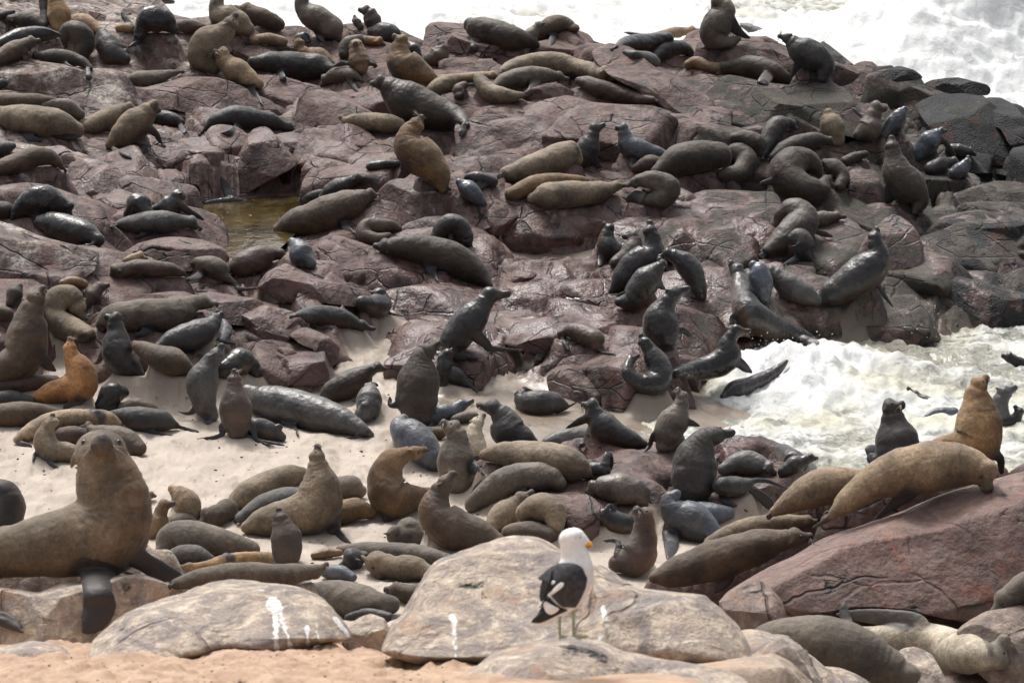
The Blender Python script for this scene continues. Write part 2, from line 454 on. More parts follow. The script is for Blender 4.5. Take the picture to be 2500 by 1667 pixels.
NU, NV = 960, 1650
uu = np.linspace(-.25, .25, NU)
tt = np.linspace(0, 1, NV)
YY = 5.0 * (96.0 / 5.0) ** tt
U, Yg = np.meshgrid(uu, YY)
Xg = U * (Yg + 8)
Zg = zbase(Xg, Yg)
pxg, pyg, _ = project(np.stack([Xg.ravel(), Yg.ravel(), Zg.ravel()], 1))
pxg = pxg.reshape(Xg.shape); pyg = pyg.reshape(Xg.shape)
jx = (fbm(Xg * 1.2, Yg * .8, 3, 31) - .5) * 70; jy = (fbm(Xg * 1.2, Yg * .8, 3, 37) - .5) * 40
far = Yg > 27.0
rd = polydist(pxg + jx, pyg + jy, ROCKY)
rd2 = polydist(pxg + jx, pyg + jy, ROCKY2)
rocky = np.maximum(sstep(-8, 26, rd), sstep(-8, 20, rd2)) * far
for s_ in SANDY:
    rocky = rocky * (1 - sstep(-6, 12, polydist(pxg + jx * .5, pyg + jy * .5, s_)) * far)
near = 1 - sstep(26, 28, Yg)
rocky = np.maximum(rocky, sstep(16.5, 19, Yg) * near * sstep(.42, .58, fbm(Xg * .6, Yg * .6, 3, 5)) * .8)
rocky = np.maximum(rocky, near * sstep(.7, 1.5, Xg + .15 * (fbm(Xg, Yg, 3, 61) - .5)) * sstep(10, 12, Yg))

# blocky outcrop: every rock is the lower envelope of a few tilted planes, the outcrop their upper envelope
R3 = np.random.RandomState(5)
rel = np.full(Xg.shape, -1.0)
lu = np.log(96.0 / 5.0)
def add_rock(cx, cy, size, hgt, ang, floor=-1):
    j0 = int((math.log(max(cy - size * 1.5, 5.1) / 5.0) / lu) * (NV - 1)); j1 = int((math.log(max(cy + size * 1.5, 5.2) / 5.0) / lu) * (NV - 1)) + 2
    i0 = int(((cx - size * 1.5) / (cy + 8) + .25) / .50 * (NU - 1)) - 2; i1 = int(((cx + size * 1.5) / (cy + 8) + .25) / .50 * (NU - 1)) + 3
    i0 = max(i0, 0); j0 = max(j0, 0); i1 = min(i1, NU); j1 = min(j1, NV)
    if i1 - i0 < 2 or j1 - j0 < 2: return
    x = Xg[j0:j1, i0:i1]; y = Yg[j0:j1, i0:i1]
    wx = x - cx + (vnoise(x * 2.2, y * 2.2, 3) - .5) * .35 * size; wy = y - cy + (vnoise(x * 2.2, y * 2.2, 8) - .5) * .35 * size
    ca, sa = math.cos(ang), math.sin(ang)
    a = wx * ca + wy * sa; b = -wx * sa + wy * ca
    asp = R3.uniform(.55, 1.0)
    h = hgt + R3.uniform(-.25, .25) * a + R3.uniform(-.25, .25) * b
    k = R3.randint(4, 7); ph = R3.uniform(0, 6.28)
    for i in range(k):
        th = ph + i * 2 * math.pi / k + R3.uniform(-.35, .35)
        slope = R3.choice([.5, .9, 1.6, 2.4])
        off = size * R3.uniform(.45, .95)
        d = (a * math.cos(th) + b * math.sin(th) / asp)
        h = np.minimum(h, hgt + slope * (off - d) * .8)
    r = rel[j0:j1, i0:i1].copy()
    # slightly rounded union
    kk = .035
    m_ = np.clip(.5 + .5 * (h - r) / kk, 0, 1)
    rel[j0:j1, i0:i1] = r * (1 - m_) + h * m_ + kk * m_ * (1 - m_) - min(.16, .2 * size) * np.exp(-((h - r) / .05) ** 2)
def scatter(n, smin, smax, h0, h1, ymin=27, ymax=66):
    for _ in range(n):
        cy = ymin + (ymax - ymin) * R3.rand(); cx = R3.uniform(-.25, .25) * cy
        s = smin + (smax - smin) * R3.rand() ** 1.6
        add_rock(cx, cy, s, R3.uniform(h0, h1) * s ** .7, R3.normal(-.5, .35))
rel[:] = -.12
scatter(420, 1.0, 2.4, -.05, .34)
scatter(1100, .40, 1.0, .0, .50)
scatter(1100, .16, .42, .0, .46)
scatter(240, .4, 1.1, .1, .5, 13, 27)
rel = np.maximum(rel, -.25 + .25 * fbm(Xg * 1.3, Yg * 1.3, 4, 2))
low = sstep(1120 / V, 1180 / V, pxg) * 0
strata = (ridged((Xg * .9 + Yg * .45) * 1.0, (Yg * .9 - Xg * .4) * 2.6, 4, 9) - .5) * .12
smoothzone = np.exp(-((pxg - 1130 / V) / 330) ** 2 - ((pyg - 690 / V) / 130) ** 2)
relief = rel * (1 - .62 * smoothzone) + strata * (1 + .6 * smoothzone) + (fbm(Xg * 5, Yg * 4, 4, 12) - .5) * .06
rightzone = sstep(2050 / V, 2200 / V, pxg) * sstep(880 / V, 700 / V, pyg)
relief = relief + rightzone * (fbm(Xg * 3.4, Yg * 2.4, 5, 21, .6) - .5) * .45
sandrel = (fbm(Xg * 1.1, Yg * .9, 3, 14) - .5) * .10 + (fbm(Xg * 4.6, Yg * 3.4, 5, 15, .6) - .5) * .16 * (1 - sstep(1000 / V, 1300 / V, pxg))
Zt = Zg + rocky * (relief + .06) + (1 - rocky) * sandrel
def flat_hollow(poly, z, dep):
    global Zt
    for _ in range(6):
        qx, qy, _d = project(np.stack([Xg.ravel(), Yg.ravel(), Zt.ravel() if _ else np.full(Zt.size, z)], 1))
        d_ = polydist(qx.reshape(Xg.shape), qy.reshape(Xg.shape), poly)
        cut = z + .02 - dep * sstep(-6, 16, d_)
        Zt = np.where((d_ > -6) & (Yg > 27), np.minimum(Zt, cut), Zt)
# the ridge hides nothing above the skyline: behind it the rock falls away to the sea
_sx = np.array([p[0] / V for p in SKY]); _sy = np.array([p[1] / V for p in SKY])
def clamp_sky():
    global Zt
    skpy = np.interp(1250 + FPX * Xg / (Yg * cp + (CAMH - 1.5) * sp), _sx, _sy)
    slope = (sp * 1.0 + (skpy - 833.5) / FPX * cp) / (cp - (skpy - 833.5) / FPX * sp)
    zmax = CAMH - Yg * slope - .03
    zmax = zmax - 1.6 * sstep(58, 66, Yg) - .02 * rel * 0
    Zt = np.where(Yg > 36, np.minimum(Zt, zmax), Zt)
clamp_sky()
# tide pool hollow
POOL = [vp(*p) for p in [(440,470),(500,462),(620,452),(720,446),(735,470),(700,500),(650,545),(620,570),(560,590),(500,580),(460,540),(440,500)]]
pd = polydist(pxg, pyg, POOL)
POOLZ = float(np.median(Zg[(pd > 0) & (Yg > 27)])) + .02
flat_hollow(POOL, POOLZ, .12)
def terrain_faces():
    idx = np.arange(NU * NV).reshape(NV, NU)
    return np.stack([idx[:-1, :-1], idx[:-1, 1:], idx[1:, 1:], idx[1:, :-1]], -1).reshape(-1, 4)
TF = terrain_faces()
def terrain_bvh(step=3):
    xs = Xg[::step, ::step]; ys = Yg[::step, ::step]; zs = Zt[::step, ::step]
    n = xs.shape
    vv = np.stack([xs.ravel(), ys.ravel(), zs.ravel()], 1)
    idx = np.arange(n[0] * n[1]).reshape(n)
    f = np.stack([idx[:-1, :-1], idx[:-1, 1:], idx[1:, 1:], idx[1:, :-1]], -1).reshape(-1, 4)
    return vv.tolist(), f.tolist()

def zone_attrs(P, sandv=None, Zsea=-.35):
    """material zones over the shore, one value per point"""
    px, py, D = project(P)
    x = px * V; y = py * V
    n = fbm(P[:, 0] * .5, P[:, 1] * .5, 3, 41)
    wobx = x + (n - .5) * 300; woby = y + (fbm(P[:, 0] * .5, P[:, 1] * .5, 3, 45) - .5) * 160
    fg = 1 - sstep(19.5, 21, P[:, 1])
    guano = sstep(900, 200, wobx) * sstep(720, 350, woby) * .85 + .25 * sstep(1900, 900, wobx) * sstep(420, 100, woby)
    guano = np.maximum(guano, fg * .5)
    guano = np.maximum(guano, .35 * sstep(19, 20.5, P[:, 1]) * (1 - sstep(24, 25, P[:, 1])))
    barn = sstep(1350, 1850, wobx) * sstep(60, 160, woby) * sstep(900, 780, woby) * .75 + sstep(2000, 2180, wobx) * .6
    barn = np.maximum(barn, .45 * np.exp(-((x - 1300) / 230) ** 2 - ((y - 890) / 45) ** 2))
    barn = np.maximum(barn, .35 * np.exp(-((x - 1300) / 300) ** 2 - ((y - 330) / 60) ** 2))
    barn = barn * (1 - sstep(1000, 1060, y))
    mussel = np.exp(-((x - 2290) / 130) ** 2 - ((y - 290) / 75) ** 2) * 1.1 + .55 * sstep(2080, 2250, wobx) * sstep(150, 240, y) * sstep(900, 700, y) + .8 * np.exp(-((x - 2130) / 160) ** 2 - ((y - 180) / 22) ** 2)
    mussel = mussel + .6 * np.exp(-((x - 1750) / 130) ** 2 - ((y - 280) / 28) ** 2)
    wet = np.exp(-((x - 1150) / 520) ** 2 - ((y - 700) / 230) ** 2) * 1.1 + sstep(1300, 1600, wobx) * sstep(380, 560, woby) * .9 + sstep(2000, 2150, x) * .5
    wet = np.clip(np.maximum(wet, .45 * sstep(120, 300, y)), 0, 1) * (1 - fg)
    wet = np.maximum(wet * (1 - .6 * sstep(1020, 1100, y)), .6 * np.exp(-((x - 1450) / 420) ** 2 - ((y - 1130) / 80) ** 2))
    if sandv is not None:
        ws = sstep(860, 1010, wobx) * sstep(1140, 1040, woby) * .95
        ws = np.maximum(ws, sstep(930, 860, y) * sstep(480, 620, x) * .7)
        ws = np.maximum(ws, sstep(-.05, -.25, P[:, 2]))
        wet = wet * (1 - sandv) + np.clip(ws, 0, 1) * sandv
    tan_ = fg
    orange = (1 - sstep(17, 20, P[:, 1]))
    return dict(drip=np.zeros(len(P)), red=np.zeros(len(P)), guano=np.clip(guano, 0, 1), barn=np.clip(barn, 0, 1), mussel=np.clip(mussel, 0, 1), wet=np.clip(wet, 0, 1), tan=tan_, orange=orange,
                sand=sandv if sandv is not None else np.zeros(len(P)))

# ---------------------------------------------------------------- boulders traced from the photograph, given their own distance and thickness
BVHS = []       # list of (bvh, kind)
def cast(px, py, which='all'):
    d = ray(px, py); L = d.length; dn = d / L
    best = None
    for b, k in BVHS:
        if which != 'all' and k != which: continue
        hit = b.ray_cast(ORG, dn, 300)
        if hit[0] is not None:
            D = hit[3] / L
            if best is None or D < best: best = D
    return best
def rubble():
    """joint blocks of the bedrock, all split along the same three directions"""
    import bmesh
    out_v, out_f, off = [], [], 0
    ics = {}
    for sd_ in (3, 4):
        bm = bmesh.new(); bmesh.ops.create_icosphere(bm, subdivisions=sd_, radius=1); bm.verts.ensure_lookup_table()
        ics[sd_] = (np.array([v.co[:] for v in bm.verts]), np.array([[v.index for v in f.verts] for f in bm.faces])); bm.free()
    rr = np.random.RandomState(77)
    base = [np.array(v, float) for v in ((.22, -.30, 1), (-.35, -1, .25), (1, -.35, .15), (-1, .2, .1), (.1, 1, .2), (.8, -.2, .8), (-.5, -.6, .7))]
    tries = 0; n = 0
    while n < 760 and tries < 9000:
        tries += 1
        px_ = rr.uniform(-100, 2600); py_ = rr.uniform(60, 930) / V
        if polydist(np.array([px_]), np.array([py_]), ROCKY)[0] < 30: continue
        if polydist(np.array([px_]), np.array([py_]), POOL)[0] > -85: continue
        if any(polydist(np.array([px_]), np.array([py_]), s_)[0] > -15 for s_ in SANDY): continue
        D_ = cast(px_, py_, 'land')
        if not D_ or D_ > 62: continue
        P0 = np.array(at(px_, py_, D_))
        if P0[2] < -.3: continue
        ctr = math.exp(-((px_ * V - 1150) / 330) ** 2 - ((py_ * V - 700) / 120) ** 2)
        if rr.rand() < ctr * .7: continue
        s = .18 + .72 * rr.rand() ** 2.0
        iv, fi = ics[4 if s > .45 else 3]
        dims = np.array([rr.uniform(.9, 1.7), rr.uniform(.8, 1.2), rr.uniform(.42, .75)]) * s
        v = iv * dims * 1.35
        for b_ in base + [rr.normal(size=3) for _ in range(3)]:
            nn = b_ + rr.normal(size=3) * .22; nn /= np.linalg.norm(nn)
            lim = np.sqrt(((nn * dims) ** 2).sum()) * rr.uniform(.62, .92)
            d = v @ nn
            v = v - np.where(d > lim, (d - lim) * .97, 0)[:, None] * nn
        a = rr.normal(0, .3); R2 = np.array([[math.cos(a), -math.sin(a), 0], [math.sin(a), math.cos(a), 0], [0, 0, 1]])
        v = v @ R2.T
        w_ = v + P0
        nv_ = v / (np.linalg.norm(v, axis=1)[:, None] + 1e-9)
        v = v + nv_ * (fbm3(w_ * 2.6, 4, 5) * .16 * s + fbm3(w_ * 11, 2, 8) * .02)[:, None]
        v = v + P0 - np.array([0, 0, dims[2] * rr.uniform(.25, .6)])
        out_v.append(v); out_f.append(fi + off); off += len(v); n += 1
    return np.vstack(out_v), np.vstack(out_f)
tv, tf = terrain_bvh()
BVHS.append((BVHTree.FromPolygons(tv, tf), 'land'))
RUBV, RUBF = rubble()
BVHS.append((BVHTree.FromPolygons(RUBV.tolist(), RUBF.tolist()), 'rubble'))
BVHS.append((BVHTree.FromPolygons([(-60, 15, -.33), (60, 15, -.33), (60, 150, -.33), (-60, 150, -.33)], [(0, 1, 2, 3)]), 'water'))

def catmull_closed(pts, n):
    pts = np.array(pts, float); m = len(pts)
    seg = np.linalg.norm(np.roll(pts, -1, 0) - pts, axis=1); cum = np.concatenate([[0], np.cumsum(seg)])
    out = []
    for k in range(n):
        s = cum[-1] * k / n
        i = min(np.searchsorted(cum, s, 'right') - 1, m - 1)
        t = (s - cum[i]) / max(seg[i], 1e-9)
        p0, p1, p2, p3 = pts[(i - 1) % m], pts[i], pts[(i + 1) % m], pts[(i + 2) % m]
        q = .5 * ((2 * p1) + (-p0 + p2) * t + (2 * p0 - 5 * p1 + 4 * p2 - p3) * t ** 2 + (-p0 + 3 * p1 - 3 * p2 + p3) * t ** 3)
        out.append(.45 * (p1 * (1 - t) + p2 * t) + .55 * q)
    return np.array(out)

def boulder(pts, label, D=None, lean=48, thick=.55, seed=0, tile='V', tone=None, name="boulder", group="boulders of the seal shore", facets=7, rough=1.0, over={}, drips=()):
    rr = np.random.RandomState(seed * 13 + 5)
    x0, y0, k = TILE[tile]
    pts = [(x0 + x / k, y0 + y / k) for x, y in pts]
    xs = [p[0] for p in pts]; ys = [p[1] for p in pts]
    w = max(xs) - min(xs); h = max(ys) - min(ys)
    if D is None:
        D = min([d for d in (cast(min(xs) + w * f, max(ys) - h * .12, 'land') for f in (.3, .5, .7)) if d] or [35.0])
        D = D - .05
    s = FPX / D
    yb = max(ys)
    big = max(w, h) * 1024 / 2500
    nseg = int(min(560 if drips else 300, max(48, big * 1.8))); nr = int(min(150 if drips else 80, max(14, big * .42)))
    out = catmull_closed(pts, nseg)
    cx, cy = out[:, 0].mean(), out[:, 1].mean() + h * .05
    T = thick * min(w, h * 1.5) / s
    tl = math.tan(math.radians(lean))
    V3 = []
    for r in range(nr + 1):
        ph = -math.pi / 2 + math.pi * r / nr
        sc = max(math.cos(ph), 0.0) ** .5 if 0 < r < nr else 0.0
        for i in range(nseg):
            x = cx + (out[i, 0] - cx) * sc; y = cy + (out[i, 1] - cy) * sc
            y2 = y
            dd = D + (yb - y2) / s * tl * .9 + T * .35 - T * math.sin(ph)
            V3.append(tuple(at(x, y2, dd)))
    P = np.array(V3)
    C = P.mean(0)
    Q = P - C
    # broad flat joint faces
    R_, U_, F_ = np.array(AX_R), np.array(AX_U), np.array(AX_F)
    ext = np.abs(Q @ F_).max()
    for i in range(facets):
        if i == 0: nrm = np.array([rr.uniform(-.15, .15), rr.uniform(-.35, -.1), 1.0])
        elif i == 1: nrm = np.array([rr.uniform(-.35, .35), -1.0, rr.uniform(.0, .35)])
        else:
            nrm = -F_ * rr.uniform(.4, 1.0) + R_ * rr.uniform(-.45, .45) + U_ * rr.uniform(-.25, .55)
        nrm = nrm / np.linalg.norm(nrm)
        d = Q @ nrm
        lim = np.percentile(d, rr.uniform(76, 92))
        over_ = d - lim
        Q = Q - np.where(over_ > 0, over_ * .93, 0)[:, None] * nrm
    size = max(w, h) / s
    L = Q / max(size, .3)
    nrm = Q / (np.linalg.norm(Q, axis=1)[:, None] + 1e-9)
    amp = .055 * size * rough
    off = fbm3((Q + C) * (2.2 / max(size, .5)) + seed * 3.1, 4, seed)
    rid = 1 - np.abs(2 * (noise3((Q + C) * (1.6 / max(size, .4)), seed + 3)) - 1)
    Q = Q + nrm * (off * 1.6 * amp + (rid ** 3) * -.5 * amp + (fbm3((Q + C) * 7, 3, seed + 2)) * .018 * rough)[:, None]
    P = Q + C
    # quads + poles
    F = []
    for r in range(nr):
        for i in range(nseg):
            a = r * nseg + i; b = r * nseg + (i + 1) % nseg
            F.append((a, b, b + nseg, a + nseg))
    org = P[np.argmin(P[:, 2])].copy(); org[:2] = C[:2]
    o = mesh_obj(name, P - org, None, ROCK, quads=F)
    o.location = org
    me = o.data
    at_ = zone_attrs(P)
    for k2, v2 in over.items(): at_[k2] = np.full(len(P), float(v2))
    if drips:
        qx, qy, qd = project(P); qx = qx * V; qy = qy * V
        dv = np.zeros(len(P))
        for x1, y1, x2, y2, w1 in drips:
            t = np.clip(((qx - x1) * (x2 - x1) + (qy - y1) * (y2 - y1)) / ((x2 - x1) ** 2 + (y2 - y1) ** 2), 0, 1)
            dd = np.hypot(qx - x1 - t * (x2 - x1), qy - y1 - t * (y2 - y1))
            dv = np.maximum(dv, sstep(w1 * 1.5, w1 * .4, dd) * (1 - .3 * t))
        at_['drip'] = dv * (qd < np.median(qd))
    for k2 in ROCK_ATTRS: fattr(me, k2, at_[k2])
    tag(o, label, "boulder", group)
    BVHS.append((BVHTree.FromPolygons(P.tolist(), F), 'rock'))
    return o
def build_land():
    P = np.stack([Xg.ravel(), Yg.ravel(), Zt.ravel()], 1)
    me_o = mesh_obj("rocky_shore", P, None, ROCK, quads=TF)
    tag(me_o, kind="structure")
    rb = mesh_obj("bedrock_blocks", RUBV, None, ROCK, quads=RUBF)
    tag(rb, kind="structure")
    za = zone_attrs(RUBV)
    for k2 in ROCK_ATTRS: fattr(rb.data, k2, za[k2])
    za = zone_attrs(P, (1 - rocky).ravel())
    for k2 in ROCK_ATTRS: fattr(me_o.data, k2, za[k2])
    return me_o

# foreground
boulder([(165,1545),(190,1470),(260,1400),(340,1362),(450,1326),(600,1320),(700,1334),(762,1372),(792,1422),(812,1468),(740,1482),(650,1506),(520,1510),(400,1540),(280,1580)],
        "long grey and cream boulder at lower left with white droppings running down its face", D=14.6, lean=52, thick=.5, seed=1, facets=1, rough=2.3, drips=[(625,1385,640,1400,16),(632,1400,636,1500,6),(642,1400,672,1500,5),(705,1440,708,1485,5),(725,1450,740,1480,3),(770,1420,800,1458,6),(560,1345,640,1350,8)])
boulder([(-160,1352),(0,1346),(80,1350),(150,1326),(250,1318),(330,1312),(410,1338),(450,1360),(440,1420),(300,1470),(200,1500),(60,1500),(-160,1500)],
        "blotchy cream and brown boulder under the big upright seal at lower left", D=17.2, lean=42, thick=.5, seed=2, over=dict(guano=.75))
boulder([(-120,1500),(0,1482),(80,1466),(150,1480),(185,1520),(170,1600),(-120,1640)],
        "low lichen stained rock in the bottom left corner beside the orange sand", D=14.3, lean=50, seed=3)
boulder([(858,1500),(876,1440),(920,1400),(962,1338),(1000,1292),(1080,1256),(1150,1228),(1230,1218),(1300,1236),(1400,1274),(1500,1332),(1600,1352),(1660,1360),(1712,1392),(1752,1440),(1762,1500),(1735,1535),(1500,1560),(1300,1560),(1100,1540),(950,1524)],
        "large tan and grey boulder standing right behind the gull", D=13.9, lean=54, thick=.42, seed=4, facets=1, rough=2.3, drips=[(1037,1415,1044,1425,8),(1042,1425,1046,1505,5),(1385,1395,1395,1430,6),(1395,1430,1370,1480,4)])
boulder([(960,1600),(1040,1548),(1120,1506),(1210,1478),(1300,1466),(1370,1470),(1430,1496),(1500,1504),(1590,1506),(1680,1528),(1730,1570),(1760,1640),(1500,1700),(1100,1700)],
        "low flat tan rock at the bottom edge that the gull stands on", D=12.3, lean=55, thick=.5, seed=5, facets=1, rough=2.0, drips=[(1515,1535,1530,1560,10)])
boulder([(784,1478),(812,1426),(850,1408),(884,1420),(900,1470),(870,1512),(820,1505)],
        "small mauve rock wedged between the two large foreground boulders", D=15.2, lean=45, seed=6)
boulder([(1640,1372),(1700,1330),(1780,1282),(1870,1222),(2010,1176),(2150,1126),(2280,1096),(2400,1080),(2560,1100),(2560,1440),(2400,1450),(2200,1440),(2050,1412),(1900,1410),(1790,1430),(1700,1410)],
        "huge dark red boulder at right, the one the tan seal sleeps on", D=21.2, lean=38, thick=.42, seed=7, tone=None, facets=3, rough=1.3, over=dict(tan=.22, guano=.5, wet=.15, barn=0, mussel=0, red=1))
boulder([(2285,1128),(2320,1082),(2380,1048),(2480,1040),(2480,1160),(2330,1160)],
        "dark maroon rock at the right edge just above the huge red boulder", D=23.2, lean=40, seed=8, over=dict(tan=.05, guano=.1, wet=.4, barn=.1, mussel=0))
boulder([(1648,1380),(1700,1340),(1752,1334),(1800,1380),(1806,1450),(1720,1460),(1660,1430)],
        "tan corner rock leaning on the left foot of the huge red boulder", D=20.3, lean=38, seed=9, facets=3, over=dict(tan=.35, red=.7, guano=.5, wet=0))
boulder([(2190,1450),(2250,1406),(2330,1382),(2460,1370),(2460,1600),(2320,1600),(2240,1540)],
        "rounded brown rock under the sleepy pup at the right edge", D=19.6, lean=40, seed=10, over=dict(tan=.5, guano=.3))
boulder([(1690,1580),(1780,1545),(1870,1526),(1930,1534),(1990,1562),(2040,1600),(2040,1680),(1700,1680)],
        "grey rock tip at the bottom edge in front of the big brown lying seal", D=16.8, lean=45, seed=11)
boulder([(2050,1600),(2060,1500),(2100,1484),(2140,1500),(2170,1550),(2200,1640),(2060,1660)],
        "narrow mauve rock at the bottom edge beside the brown seal's head", D=18.4, lean=45, seed=12)
boulder([(2140,1560),(2300,1500),(2500,1460),(2500,1700),(2140,1700)],
        "wet dark red slab in the bottom right corner", D=19.3, lean=62, thick=.3, seed=13, over=dict(tan=.1, guano=.15, wet=.5, barn=0))
